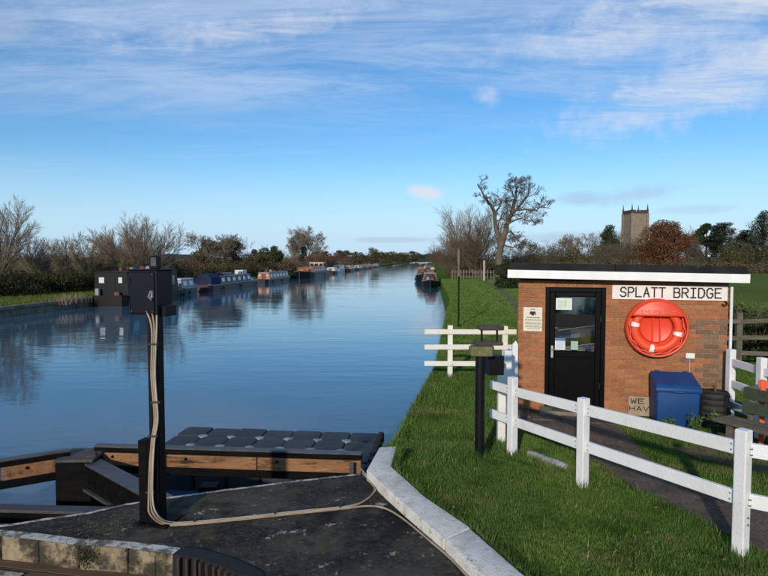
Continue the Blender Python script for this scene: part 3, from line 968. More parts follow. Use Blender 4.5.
# door
door = MB().box((DX0 + 0.035, 0.05, DZ1 / 2 + 0.01), (0.066, 0.075, DZ1 - 0.024)).box((DX1 - 0.035, 0.05, DZ1 / 2 + 0.01), (0.066, 0.075, DZ1 - 0.024)) \
    .box(((DX0 + DX1) / 2, 0.05, DZ1 - 0.036), (DX1 - DX0 - 0.138, 0.075, 0.066)).build('door_frame', 'upvc_black', hut, bevel=0.006)
lx0, lx1 = DX0 + 0.072, DX1 - 0.072
gx0, gx1, gz0, gz1 = lx0 + 0.085, lx1 - 0.085, 1.02, 1.90
leaf = MB().box((lx0 + 0.041, 0.045, 1.03), (0.082, 0.05, 1.90)).box((lx1 - 0.041, 0.045, 1.03), (0.082, 0.05, 1.90)) \
    .box(((lx0 + lx1) / 2, 0.045, 1.94), (lx1 - lx0 - 0.168, 0.05, 0.078)).box(((lx0 + lx1) / 2, 0.045, 0.96), (lx1 - lx0 - 0.168, 0.05, 0.10)) \
    .box(((lx0 + lx1) / 2, 0.045, 0.13), (lx1 - lx0 - 0.168, 0.05, 0.11)).build('door', 'upvc_black', hut, bevel=0.006)
MB().box(((lx0 + lx1) / 2, 0.052, 0.55), (lx1 - lx0 - 0.164, 0.024, 0.73)).build('door_panel', 'upvc_black', leaf, bevel=0.004)
MB().box(((gx0 + gx1) / 2, 0.045, (gz0 + gz1) / 2 - 0.0), (gx1 - gx0 - 0.004, 0.008, gz1 - gz0 - 0.012)).build('pane', 'door_glass', leaf)
MB().box((lx0 + 0.042, 0.012, 0.99), (0.035, 0.018, 0.20)).tube([(lx0 + 0.042, 0.0, 1.03), (lx0 + 0.042, -0.03, 1.03), (lx0 + 0.15, -0.035, 1.025)], 0.010, 8).build('handle', 'steel', leaf, smooth='auto')
MB().box((lx1 - 0.005, 0.012, 1.55), (0.02, 0.02, 0.10)).build('hinge', 'black_paint', leaf)
MB().box((lx1 - 0.005, 0.012, 0.45), (0.02, 0.02, 0.10)).build('hinge', 'black_paint', leaf)
MB().box(((DX0 + DX1) / 2 - 0.02, -0.19, 0.045), (1.05, 0.36, 0.09)).build('step', 'concrete', hut, bevel=0.015, seg=2)

M('poster_paper', (0.70, 0.74, 0.50), (0.55, 0.68, 0.62), 9, 0.6); M('leaflet_white', (0.72, 0.76, 0.80), None, 3, 0.6)
M('leaflet_blue', (0.05, 0.13, 0.30), None, 3, 0.6); M('leaflet_green', (0.40, 0.56, 0.46), None, 3, 0.6); M('petal_pink', (0.60, 0.20, 0.38), (0.45, 0.12, 0.3), 9, 0.7)
M('desk_beige', (0.60, 0.53, 0.42), (0.5, 0.44, 0.34), 3, 0.7); M('print_grey', (0.30, 0.34, 0.36), None, 3, 0.7); M('room_white', (0.55, 0.53, 0.48), None, 2, 0.9)


def on_hut(name, label, cat, x, y, z):
    w = hut_w(x, y, z)
    return thing(name, label, cat, w, -HA)


# things behind the pane
p = on_hut('door_poster', 'yellowish map poster in the top left of the door pane', 'poster', gx0 + 0.135, 0.038, 1.78)
MB().box((0, 0, 0), (0.25, 0.003, 0.19)).build('paper', 'sign_white', p)
MB().box((0, -0.003, 0.0), (0.22, 0.002, 0.15)).build('map', 'poster_paper', p)
MB().box((0.02, -0.006, 0.01), (0.012, 0.002, 0.12)).build('print_line', 'print_grey', p)
for k, zz in enumerate((-0.05, -0.02, 0.03)):
    MB().box((-0.05, -0.006, zz), (0.09, 0.002, 0.007)).build('print_line', 'print_grey', p)
p = on_hut('door_leaflet', 'white leaflet with blue heading in the lower left of the pane', 'leaflet', gx0 + 0.085, 0.038, 1.115)
MB().box((0, 0, 0), (0.16, 0.003, 0.19)).build('paper', 'leaflet_white', p)
MB().box((0, -0.003, 0.075), (0.158, 0.002, 0.035)).build('heading', 'leaflet_blue', p)
for k in range(5):
    MB().box((-0.01, -0.003, 0.035 - k * 0.024), (0.11, 0.002, 0.006)).build('print_line', 'print_grey', p)
p = on_hut('door_leaflet', 'pale green leaflet at the bottom centre of the door pane', 'leaflet', gx0 + 0.31, 0.038, 1.10)
MB().box((0, 0, 0), (0.11, 0.003, 0.14)).build('paper', 'leaflet_green', p)
for k in range(4):
    MB().box((0, -0.003, 0.035 - k * 0.022), (0.08, 0.002, 0.006)).build('print_line', 'print_grey', p)
p = on_hut('flower_posy', 'small pink and white flowers inside the lower right of the pane', 'flowers', gx1 - 0.08, 0.14, 1.03)
g = np.random.default_rng(5)
link('petals', leaf_mesh('petals', np.array([0, 0, 0.05]) + g.normal(size=(160, 3)) * np.array([0.035, 0.025, 0.035]), 0.028, 'petal_pink', 1), p)
link('white_petals', leaf_mesh('white_petals', np.array([0, 0, 0.05]) + g.normal(size=(90, 3)) * np.array([0.045, 0.025, 0.04]), 0.022, 'leaflet_white', 2), p)
MB().lathe([(0.03, -0.03), (0.04, 0.0), (0.03, 0.04)], 12).build('vase', 'leaflet_blue', p, smooth='auto')
p = on_hut('desk', 'beige desk inside the hut behind the door pane', 'desk', 1.2, 0.55, 0.02)
MB().box((0, 0.25, 0.97), (1.9, 0.6, 0.04)).build('desk_top', 'desk_beige', p)
MB().box((0, -0.02, 0.5), (1.85, 0.03, 0.9)).build('front_panel', 'desk_beige', p)

# stroke lettering
GL = {'S': [[(1, .82), (.75, 1), (.3, 1), (.03, .82), (.03, .62), (.3, .52), (.7, .48), (.97, .36), (.97, .16), (.7, 0), (.25, 0), (0, .16)]],
      'P': [[(0, 0), (0, 1), (.7, 1), (.98, .86), (.98, .62), (.7, .48), (0, .48)]], 'L': [[(0, 1), (0, 0), (.95, 0)]],
      'A': [[(0, 0), (.5, 1), (1, 0)], [(.18, .34), (.82, .34)]], 'T': [[(-.02, 1), (1.02, 1)], [(.5, 1), (.5, 0)]],
      'B': [[(0, 0), (0, 1), (.65, 1), (.92, .88), (.92, .64), (.65, .53), (0, .53)], [(.65, .53), (1, .40), (1, .14), (.7, 0), (0, 0)]],
      'R': [[(0, 0), (0, 1), (.7, 1), (.98, .86), (.98, .64), (.7, .5), (0, .5)], [(.5, .5), (1, 0)]],
      'I': [[(.5, 0), (.5, 1)], [(.1, 1), (.9, 1)], [(.1, 0), (.9, 0)]], 'D': [[(0, 0), (0, 1), (.55, 1), (.9, .82), (1, .5), (.9, .18), (.55, 0), (0, 0)]],
      'G': [[(.97, .82), (.7, 1), (.3, 1), (.03, .78), (0, .25), (.28, 0), (.72, 0), (.97, .2), (.97, .45), (.58, .45)]], 'E': [[(.95, 1), (0, 1), (0, 0), (.97, 0)], [(0, .52), (.75, .52)]],
      'M': [[(0, 0), (0, 1), (.5, .4), (1, 1), (1, 0)]], 'N': [[(0, 0), (0, 1), (1, 0), (1, 1)]], 'C': [[(1, .8), (.7, 1), (.3, 1), (0, .75), (0, .25), (.3, 0), (.7, 0), (1, .2)]],
      'Y': [[(0, 1), (.5, .5), (1, 1)], [(.5, .5), (.5, 0)]], 'W': [[(0, 1), (.25, 0), (.5, .7), (.75, 0), (1, 1)]], 'H': [[(0, 0), (0, 1)], [(1, 0), (1, 1)], [(0, .5), (1, .5)]],
      'V': [[(0, 1), (.5, 0), (1, 1)]]}


def lettering(parent, text, x0, z0, h, w, gap, stroke, mat, y, name='letter', space=None, thick=0.003):
    x = x0
    for ch in text:
        if ch == ' ':
            x += space or (w + gap); continue
        mb = MB()
        for ln in GL[ch]:
            P = [Vector((x + a * w, y, z0 + b_ * h)) for a, b_ in ln]
            for a, c in zip(P[:-1], P[1:]):
                d = (c - a).normalized() * stroke * 0.45
                mb.bar(a - d, c + d, stroke, thick, up=Vector((0, -1, 0)))
        mb.build(name, mat, parent)
        x += w + gap
    return x


sx0, sx1, sz0, sz1 = 1.462, 3.12, 1.875, 2.10
p = on_hut('name_board', 'white board painted SPLATT BRIDGE under the eaves of the hut', 'sign', sx0, 0, 0)
MB().box(((sx1 - sx0) / 2, -0.012, (sz0 + sz1) / 2), (sx1 - sx0, 0.02, sz1 - sz0)).build('board', 'sign_white', p, bevel=0.003)
lettering(p, 'SPLATT', 0.125, sz0 + 0.045, 0.145, 0.080, 0.034, 0.021, 'sign_ink', -0.0245)
lettering(p, 'BRIDGE', 0.905, sz0 + 0.042, 0.145, 0.083, 0.033, 0.021, 'sign_ink', -0.0245)

p = on_hut('notice_plate', 'cream notice plate with dark crest on the brick left of the door', 'notice', 0.237, 0, 1.52)
MB().box((0, -0.008, 0), (0.305, 0.012, 0.40)).build('plate', 'notice_cream', p, bevel=0.003)
MB().box((0, -0.0155, 0.115), (0.09, 0.002, 0.03)).box((0, -0.0155, 0.09), (0.05, 0.002, 0.05)).box((-0.03, -0.0155, 0.105), (0.02, 0.002, 0.06), rot=Matrix.Rotation(0.6, 3, 'Y')).box((0.03, -0.0165, 0.105), (0.02, 0.002, 0.06), rot=Matrix.Rotation(-0.6, 3, 'Y')).build('crest', 'sign_ink', p)
MB().box((0, -0.0155, 0.165), (0.07, 0.002, 0.012)).build('print_line', 'faded_ink', p)
rr = random.Random(4)
for zz, hh, wid in ((0.03, 0.018, 0.20), (-0.012, 0.016, 0.24), (-0.05, 0.010, 0.22), (-0.075, 0.010, 0.25), (-0.10, 0.010, 0.21), (-0.125, 0.010, 0.24), (-0.15, 0.010, 0.17)):
    x = -wid / 2; mb = MB()
    while x < wid / 2:
        w = rr.uniform(0.015, 0.04); mb.box((x + w / 2, -0.0155, zz), (w, 0.002, hh)); x += w + 0.008
    mb.build('print_line', 'faded_ink', p)

# lifebuoy in its round housing
lz, lxx, lr = 1.436, 2.112, 0.465
p = on_hut('lifebuoy_housing', 'round bright red lifebuoy housing on the brick wall under the name board', 'lifebuoy housing', lxx, 0, lz)
RY = Matrix.Rotation(math.pi / 2, 4, 'X')


def lathe_y(prof, n=48):
    """lathe about the y axis: prof (radius, distance out from the wall)"""
    mb = MB().lathe(prof, n)
    mb.v = [(x, -z_, y) for x, y, z_ in mb.v]
    return mb


lathe_y([(lr * 0.93, 0.001), (lr * 0.99, 0.02), (lr, 0.06), (lr * 0.985, 0.13), (lr * 0.955, 0.155), (lr * 0.915, 0.152), (lr * 0.90, 0.13), (lr * 0.90, 0.035)]).build('shell', 'housing_red', p, smooth='auto')
# hood over the upper third, closed in front
mb = MB()
n_ = 24; zc = lr * 0.40
ang0 = math.asin(0.40 / 0.93)
arc = [(lr * 0.93 * math.cos(a), lr * 0.93 * math.sin(a)) for a in [ang0 + (math.pi - 2 * ang0) * i / n_ for i in range(n_ + 1)]]
i0 = 0
for yy, s in ((-0.150, 1.0), (-0.195, 0.93)):
    for x, z_ in arc:
        mb.v.append((x * s, yy, (z_ - zc) * s + zc * 1.0 + (0.01 if s < 1 else 0)))
k = n_ + 1
for i in range(n_):
    mb.f.append((i, i + 1, k + i + 1, k + i))
mb.f.append((0, k, 2 * k - 1, k - 1))
mb.f.append(tuple(range(k, 2 * k)))
mb.f.append(tuple(range(k))[::-1])
hood = mb.build('hood', 'housing_red', p, bevel=0.006, smooth='auto')
lettering(hood, 'EMERGENCY', -0.235, 0.235, 0.05, 0.040, 0.0145, 0.010, 'emboss_red', -0.199, 'embossed_letter')
for sx_ in (-1, 1):
    MB().box((sx_ * 0.055, -0.065, -0.05), (0.022, 0.06, 0.50)).build('rib', 'housing_red', p, bevel=0.006)
lathe_y([(0.25, 0.036), (0.24, 0.055), (0.225, 0.065), (0.21, 0.058), (0.0001, 0.058)], 32).build('boss', 'housing_red', p, smooth='auto')
p = on_hut('lifebuoy', 'orange lifebuoy ring with white bands inside the red housing', 'lifebuoy', lxx, -0.088, lz - 0.015)
bmv = MB(); n1, n2, Rm, rm = 48, 14, 0.315, 0.062
for i in range(n1):
    a = 2 * math.pi * i / n1
    for j in range(n2):
        b_ = 2 * math.pi * j / n2
        bmv.v.append(((Rm + rm * math.cos(b_)) * math.cos(a), rm * 0.75 * math.sin(b_), (Rm + rm * math.cos(b_)) * math.sin(a)))
for i in range(n1):
    for j in range(n2):
        bmv.f.append((i * n2 + j, i * n2 + (j + 1) % n2, ((i + 1) % n1) * n2 + (j + 1) % n2, ((i + 1) % n1) * n2 + j))
bmv.build('ring', 'ring_orange', p, smooth=True)
for ang in (168, 258, -12, 78):
    a0 = math.radians(ang); mb = MB(); mseg = 5
    for i in range(mseg + 1):
        a = a0 + (i / mseg - 0.5) * 0.20
        for j in range(n2):
            b_ = 2 * math.pi * j / n2; r2 = rm * 1.04 + 0.002
            mb.v.append(((Rm + r2 * math.cos(b_)) * math.cos(a), r2 * 0.76 * math.sin(b_), (Rm + r2 * math.cos(b_)) * math.sin(a)))
    for i in range(mseg):
        for j in range(n2):
            mb.f.append((i * n2 + j, i * n2 + (j + 1) % n2, (i + 1) * n2 + (j + 1) % n2, (i + 1) * n2 + j))
    mb.build('reflective_band', 'reflective_band', p, smooth=True)
pts = []
for i in range(61):
    a = math.radians(-200 + i * 4)
    wob = 0.012 * math.sin(i * 0.8)
    pts.append(((Rm + 0.082 + wob) * math.cos(a), -0.035, (Rm + 0.072 + wob) * math.sin(a)))
MB().tube(pts, 0.006, 5).build('grab_rope', 'rope_orange', p, smooth=True)

p = on_hut('junction_box', 'small white box with thin cable on the brick above the blue bin', 'junction box', 2.615, 0, 1.01)
MB().box((0, -0.028, 0), (0.13, 0.05, 0.085)).build('case', 'white_paint_aged', p, bevel=0.006)
MB().tube([(0, -0.012, -0.04), (0.003, -0.010, -0.3), (0, -0.010, -0.7)], 0.006, 6).build('cable', 'cable_grey', p, smooth=True)

# painted board leaning behind the bin
p = on_hut('painted_board', 'small tan board lettered in black, leaning behind the blue bin', 'board', 1.74, -0.03, 0.02)
MB().box((0.16, -0.012, 0.155), (0.34, 0.02, 0.31)).build('board', 'stone_sign', p, bevel=0.004)
lettering(p, 'WE', 0.025, 0.20, 0.075, 0.085, 0.03, 0.014, 'sign_ink', -0.0235)
lettering(p, 'HAV', 0.01, 0.085, 0.07, 0.075, 0.028, 0.012, 'sign_ink', -0.0235)

# blue bin with a sloping lid
p = on_hut('storage_bin', 'blue plastic storage bin with sloping lid against the brick hut', 'bin', 2.315, -0.42, 0.0)
w, dd, h0, h1 = 0.30, 0.25, 0.58, 0.71
prof = [(-dd, 0.0), (dd, 0.0), (dd, h1 - 0.02), (-dd, h0)]
mb = MB()
for sx_, t_ in ((-1, 0.94), (1, 0.94)):
    for (y_, z_) in prof:
        f_ = t_ if z_ < 0.1 else 1
        mb.v.append((sx_ * w * f_, y_ * f_, z_ + 0.02))
mb.f = [(0, 1, 2, 3)[::-1], (4, 5, 6, 7), (0, 4, 5, 1)[::-1], (1, 5, 6, 2)[::-1], (2, 6, 7, 3)[::-1], (3, 7, 4, 0)[::-1]]
mb.f = [f_[::-1] for f_ in mb.f]
mb.build('body', 'bin_blue', p, bevel=0.03, seg=3, smooth='auto')
mb = MB()
lp = [(-dd - 0.03, h0 - 0.045), (-dd - 0.03, h0 + 0.01), (-dd + 0.02, h0 + 0.075), (0.02, h1 - 0.005), (dd - 0.05, h1 + 0.045), (dd + 0.01, h1 + 0.045), (dd + 0.01, h1 - 0.03)]
for sx_ in (-1, 1):
    for (y_, z_) in lp:
        mb.v.append((sx_ * (w + 0.018) * (0.93 if z_ > h0 + 0.03 else 1), y_, z_ + 0.02))
k = len(lp)
mb.f.append(tuple(range(k))); mb.f.append(tuple(range(k, 2 * k))[::-1])
for i in range(k):
    j = (i + 1) % k
    mb.f.append((i, k + i, k + j, j))
lid = mb.build('lid', 'bin_blue', p, bevel=0.015, seg=2, smooth='auto')
for sx_ in (-0.2, 0.2):
    MB().box((sx_, dd - 0.02, h1 + 0.067), (0.07, 0.05, 0.03)).build('lid_hinge', 'bin_blue', lid, bevel=0.008)
MB().box((0, -dd - 0.036, h0 - 0.01), (0.16, 0.02, 0.025)).build('lid_grip', 'bin_blue', lid, bevel=0.005)

# slatted black tub
p = on_hut('slatted_tub', 'black slatted tub between the blue bin and the hut corner', 'tub', 2.87, -0.36, 0.0)
for i in range(6):
    z_ = 0.05 + i * 0.088
    MB().lathe([(0.205 + 0.012 * math.sin(i), z_ - 0.036), (0.218 + 0.012 * math.sin(i), z_ - 0.02), (0.22 + 0.012 * math.sin(i), z_ + 0.025), (0.206, z_ + 0.036)], 20).build('slat', 'crate_black', p, smooth='auto')
MB().lathe([(0.185, 0.01), (0.195, 0.54), (0.17, 0.545), (0.165, 0.30), (0.0001, 0.29)], 20).build('liner', 'rubber', p, smooth='auto')
MB().tube([(0.05, 0.02, 0.3), (0.04, 0.03, 0.50), (0.0, 0.02, 0.62)], [0.03, 0.025, 0.018], 7).build('stump', 'dark_wood', p, smooth=True)
for a in range(4):
    q = a * math.pi / 2 + 0.5
    MB().box((0.222 * math.cos(q), 0.222 * math.sin(q), 0.27), (0.02, 0.05, 0.53), q).build('strap', 'rubber', p)

# paving slabs by the door
for i, (x, y_, sx_, sy_) in enumerate(((-0.05, -0.32, 0.42, 0.5), (0.40, -0.52, 0.42, 0.32), (0.84, -0.54, 0.42, 0.32), (1.28, -0.53, 0.42, 0.34))):
    w_ = hut_w(x + 0.05, y_ + 0.02, 0.02)
    MB().box((w_.x, w_.y, 0.012 + rnd.uniform(-.004, .004)), (sx_, sy_, 0.05), -HA + rnd.uniform(-.03, .03)).build('paving_slab', 'path_asphalt', pav, bevel=0.008)
p = on_hut('door_mat', 'dark doormat on the step before the hut door', 'mat', 0.86, -0.20, 0.092)
MB().box((0, 0, 0.008), (0.62, 0.26, 0.014)).build('pile', 'dark_wood', p, bevel=0.004)

# ------------------------------------------------------------------ white fences
def post(parent, x, y, top, w, rz, mat='white_paint', name='post', cap=True, d=None):
    base = float(ground_z(x, y)) - 0.30
    d = d or w
    mb = MB().box((x, y, (base + top) / 2), (w, d, top - base), rz)
    return mb.build(name, mat, parent, bevel=0.010, seg=2)


fence = thing('white_fence', 'bright white two-rail timber fence along the path, nearest the camera', 'fence')
P1, P2, P3 = Vector((2.995, 4.74, 0)), Vector((2.168, 6.20, 0)), Vector((1.622, 7.20, 0))
fd = (P3 - P1).normalized(); frz = math.atan2(fd.y, fd.x)
P4 = P1 + Vector((0.82, -0.57, 0)) * 1.7
for p, top in ((P1, 1.092), (P2, 1.005), (P3, 1.030)):
    post(fence, p.x, p.y, top, 0.100, frz)
post(fence, P4.x, P4.y, 1.09, 0.112, math.atan2(-0.57, 0.82))
E3 = P3 + fd * 0.42
for (z1, z3) in ((0.927, 0.852), (0.502, 0.470)):
    a = lambda t, P, Q, za, zb: None
    ends = [P4, P1, P2, P3]
    zz = [z1, z1, z1 + (z3 - z1) * 0.6, z3]
    MB().bar(P4 + Vector((0, 0, z1)), P1 - (P1 - P4).normalized() * 0.05 + Vector((0, 0, z1)), 0.045, 0.118).build('rail', 'white_paint', fence, bevel=0.006, seg=2)
    MB().bar(P1 + fd * 0.05 + Vector((0, 0, z1)), P2 - fd * 0.05 + Vector((0, 0, zz[2])), 0.045, 0.118).build('rail', 'white_paint', fence, bevel=0.006, seg=2)
    MB().bar(P2 + fd * 0.05 + Vector((0, 0, zz[2])), P3 - fd * 0.05 + Vector((0, 0, z3)), 0.045, 0.112).build('rail', 'white_paint', fence, bevel=0.006, seg=2)
    MB().bar(P3 + fd * 0.05 + Vector((0, 0, z3)), E3 + Vector((0, 0, z3 + 0.005)), 0.045, 0.108).build('rail', 'white_paint', fence, bevel=0.006, seg=2)
fn = Vector((fd.y, -fd.x, 0))
fn = fn if fn.y < 0 else -fn
for P_, (za, zb_) in ((P1, (0.927, 0.502)), (P2, (0.882, 0.483)), (P3, (0.852, 0.470))):
    for zz_ in (za, zb_):
        for s_ in (-1, 1):
            for dz_ in (-0.025, 0.025):
                q = P_ + fd * (s_ * 0.085) + fn * 0.024 + Vector((0, 0, zz_ + dz_))
                MB().box(tuple(q), (0.011, 0.008, 0.011), frz).build('screw_head', 'steel', fence)
for zb in (0.30, 0.36):
    q = P1 - fd * 0.058 + Vector((0, 0, zb))
    MB().box(tuple(q), (0.012, 0.014, 0.014), frz).build('bolt', 'steel', fence)

for (x, y, top, w, lab) in ((1.605, 7.80, 1.12, 0.105, 'slightly yellowed white post just behind the end of the near fence'),
                            (1.945, 9.02, 1.085, 0.118, 'white gate post standing between near fence and hut corner'),
                            (2.165, 9.50, 1.085, 0.098, 'white post with pointed cap touching the left hut corner')):
    t = thing('gate_post', lab, 'post')
    post(t, x, y, top, w, 0.05 if x > 1.7 else 0.0, 'white_paint_aged' if x < 1.7 else 'white_paint', 'shaft')
    if x > 2.1:
        mb = MB(); hw = w / 2
        mb.v = [(x - hw, y - hw, top + .002), (x + hw, y - hw, top + .002), (x + hw, y + hw, top + .002), (x - hw, y + hw, top + .002), (x + hw * 0.4, y, top + 0.085)]
        mb.f = [(0, 1, 4), (1, 2, 4), (2, 3, 4), (3, 0, 4), (3, 2, 1, 0)]
        mb.build('cap', 'white_paint', t)
    else:
        MB().box((x + 0.02, y - 0.01, top - 0.03), (0.02, 0.09, 0.10)).build('hinge_plate', 'steel', t)

fence2 = thing('rail_fence', 'cream white three-rail fence reaching out over the canal edge left of the hut', 'fence')
YF = 12.2
post(fence2, 1.406, YF, 1.115, 0.105, 0, 'white_paint_aged')
post(fence2, 2.57, YF, 1.10, 0.11, 0, 'white_paint_aged')
for zt in (1.04, 0.715, 0.365):
    MB().bar((0.855, YF - 0.075, zt - 0.052), (2.80, YF - 0.06, zt - 0.058), 0.04, 0.105).build('rail', 'white_paint_aged', fence2, bevel=0.005)

fence3 = thing('corner_fence', 'white three-rail fence at the right of the hut behind the bench', 'fence')
q0, q1 = Vector((5.22, 8.62, 0)), Vector((5.20, 7.88, 0))
q2 = q1 + (q1 - q0) * 2.2 + Vector((0.3, 0, 0))
for q in (q0, q1, q2):
    post(fence3, q.x, q.y, 1.16, 0.10, 0.1)
for zt in (1.02, 0.70, 0.38):
    for a, c in ((q0, q1), (q1, q2)):
        d = (c - a).normalized()
        MB().bar(a + d * 0.05 + Vector((0, 0, zt - 0.05)), c - d * 0.05 + Vector((0, 0, zt - 0.05)), 0.04, 0.11).build('rail', 'white_paint', fence3, bevel=0.005)

# ------------------------------------------------------------------ black post with its timber cap
bp0 = at_z(479.5, 455, 0.15)
bp = thing('cap_post', 'round black post on the lawn topped by a mossy timber block', 'post', (bp0.x, bp0.y, 0))
MB().tube([(0, 0, -0.2), (0, 0, 1.36)], 0.058, 18).build('shaft', 'black_paint', bp, smooth='auto')
MB().box((0, 0, 0.12), (0.15, 0.15, 0.02)).build('foot_plate', 'black_paint', bp, bevel=0.004)
mb = MB().prism([(-0.125, -0.10), (0.13, -0.12), (0.17, 0.02), (0.12, 0.13), (-0.10, 0.12), (-0.14, 0.02)], 1.36, 1.475)
mb.build('timber_block', 'mossy_wood', bp, bevel=0.02, seg=2)
MB().box((0.10, 0.06, 1.50), (0.34, 0.15, 0.045), 0.06).build('top_board', 'dark_wood', bp, bevel=0.008)
MB().box((0.20, 0.16, 1.22), (0.20, 0.16, 0.24), 0.1).build('switch_box', 'black_paint', bp, bevel=0.012, seg=2)
for sx_ in (0.03, 0.215):
    MB().box((sx_, 0.09, 1.59), (0.022, 0.022, 0.16)).build('upright', 'black_paint', bp)
MB().box((0.135, 0.09, 1.685), (0.30, 0.17, 0.055), 0.04).build('raised_board', 'dark_wood', bp, bevel=0.012)

# lichened log in the grass
a, c = at_z(529, 449, 0.09), at_z(566, 465, 0.06)
a.z = float(ground_z(a.x, a.y)) + 0.035; c.z = float(ground_z(c.x, c.y)) + 0.035
d = (c - a)
t = thing('fallen_rail', 'short lichen-grey log lying in the grass under the fence', 'log')
MB().tube([a + d * f_ + Vector((0, 0, 0.004 * math.sin(f_ * 9))) for f_ in (0, 0.2, 0.4, 0.6, 0.8, 1.0)], [0.042, 0.047, 0.044, 0.048, 0.046, 0.040], 10).build('log', 'lichen_log', t, smooth='auto')

# bench right of the hut, end on to the fence
bx = at_z(716, 419, 0.42); bdir = Vector((0.43, -0.90, 0)).normalized(); bnr = Vector((bdir.y, -bdir.x, 0))     # towards the path
bench = thing('bench', 'old dark green bench with weathered seat boards right of the tub', 'bench')
b0 = Vector((bx.x, bx.y, 0)) + bdir * -0.05
for i in range(3):
    s_ = b0 - bnr * (0.05 + i * 0.13)
    MB().bar(s_ + Vector((0, 0, 0.40)), s_ + bdir * 1.6 + Vector((0, 0, 0.40)), 0.115, 0.04).build('seat_board', 'old_wood', bench, bevel=0.006)
for i, z_ in enumerate((0.56, 0.74)):
    s_ = b0 - bnr * (0.43 + 0.03 * i) + bdir * 0.12
    MB().bar(s_ + Vector((0, 0, z_)), s_ + bdir * 1.5 + Vector((0, 0, z_)), 0.035, 0.15).build('back_board', 'green_wood', bench, bevel=0.006)
for f_ in (0.2, 1.4):
    for o_, h_ in ((0.06, 0.38), (0.36, 0.38)):
        s_ = b0 + bdir * f_ - bnr * o_
        MB().box((s_.x, s_.y, h_ / 2), (0.07, 0.07, h_), math.atan2(bdir.y, bdir.x)).build('leg', 'old_wood', bench, bevel=0.005)
    s_ = b0 + bdir * f_ - bnr * 0.48
    MB().box((s_.x, s_.y, 0.42), (0.06, 0.05, 0.84), math.atan2(bdir.y, bdir.x)).build('back_post', 'old_wood', bench, bevel=0.005)

# orange plastic barrier board behind the bench
o0 = at_y(761, 388, 7.55)
t = thing('orange_barrier', 'bright orange plastic barrier behind the bench at the right edge', 'barrier', (o0.x, o0.y, 0), -0.5)
for z_ in (0.86, 0.66):
    MB().box((0.42, 0, z_), (0.9, 0.04, 0.10)).build('board', 'orange_plastic', t, bevel=0.008)
for x_ in (0.02, 0.42, 0.82):
    MB().box((x_, 0.0, 0.46), (0.06, 0.055, 0.92)).build('upright', 'orange_plastic', t, bevel=0.008)
for x_ in (0.02, 0.82):
    MB().box((x_, 0, 0.025), (0.08, 0.5, 0.05)).build('foot', 'rubber', t, bevel=0.01)

# rustic fence behind the hut
ff = thing('rustic_fence', 'weathered grey-brown post and rail fence in front of the hedge', 'fence')
r0, r1 = Vector((7.4, 13.2, 0)), Vector((11.5, 13.4, 0))
r0 = r0 - (r1 - r0) * 0.35
k = 5
for i in range(k + 1):
    p = r0.lerp(r1, i / k)
    MB().box((p.x, p.y, 0.62), (0.13, 0.11, 1.34), rnd.uniform(-.1, .1)).build('post', 'old_wood', ff, bevel=0.01)
    if i < k:
        n_ = r0.lerp(r1, (i + 1) / k)
        for z_ in (1.10, 0.72, 0.34):
            MB().bar(p + Vector((0, -0.06, z_ + rnd.uniform(-.03, .03))), n_ + Vector((0, -0.06, z_ + rnd.uniform(-.03, .03))), 0.04, 0.10).build('rail', 'old_wood', ff, bevel=0.006)

# slim pole on the towpath lawn, timber post and picket fence beyond
pp = at_z(458.5, 327, 0)
t = thing('sign_pole', 'tall slim pole, pale above and black below, on the canal-side lawn', 'pole', (pp.x, pp.y, 0))
MB().tube([(0, 0, -0.1), (0, 0, 1.9)], 0.032, 10).build('lower_pole', 'black_paint', t, smooth='auto')
MB().tube([(0, 0, 1.9), (-0.02, 0, 2.93)], 0.042, 10).build('upper_pole', 'concrete', t, smooth='auto')
tp = at_z(484, 281, 0)
t = thing('timber_post', 'pale timber post standing by the picket fence near the big bare tree', 'post', (tp.x, tp.y, 0))
MB().box((0, 0, 1.2), (0.24, 0.24, 2.5)).build('shaft', 'gunwale', t, bevel=0.02)
pf = thing('picket_fence', 'brown timber picket fence across the bank below the bare trees', 'fence')
k0, k1 = at_z(452, 279, 0), at_z(500, 280, 0)
n_ = int((k1 - k0).length / 0.42)
for i in range(n_ + 1):
    p = k0.lerp(k1, i / n_)
    MB().box((p.x, p.y, 0.62), (0.16, 0.05, 1.26 + rnd.uniform(-.05, .05))).build('picket', 'old_wood', pf)
for z_ in (0.35, 0.95):
    MB().bar(k0 + Vector((0, 0.06, z_)), k1 + Vector((0, 0.06, z_)), 0.06, 0.12).build('rail', 'old_wood', pf)

# ------------------------------------------------------------------ control post on the apron
cp0 = at_z(159, 521, ZA)
ctl = thing('control_post', 'black bridge control post with navy metal box and cables on the tarmac', 'control post', (cp0.x, cp0.y, ZA), math.radians(-14.3))
MB().box((0, 0, 0.9), (0.095, 0.09, 1.80)).build('pole', 'black_paint', ctl, bevel=0.006)
ch = MB().box((-0.098, -0.02, 0.35), (0.085, 0.10, 0.70)).build('base_channel', 'tar_timber', ctl, bevel=0.006)
MB().box((0.006, -0.066, 0.34), (0.105, 0.035, 0.72)).build('base_plate', 'tar_timber', ctl, bevel=0.006)
MB().box((0.0, 0.0, 0.008), (0.30, 0.24, 0.016)).build('foot_plate', 'tar_timber', ctl, bevel=0.004)
BXW, BXD, BXH = 0.255, 0.215, 0.36
box = MB().box((-0.03, 0.0, 1.755 + BXH / 2), (BXW, BXD, BXH)).build('box', 'navy_metal', ctl, bevel=0.008, seg=2)
MB().box((-0.03, -BXD / 2 - 0.006, 1.755 + BXH / 2), (BXW - 0.03, 0.012, BXH - 0.03)).build('box_door', 'navy_metal', box, bevel=0.004)
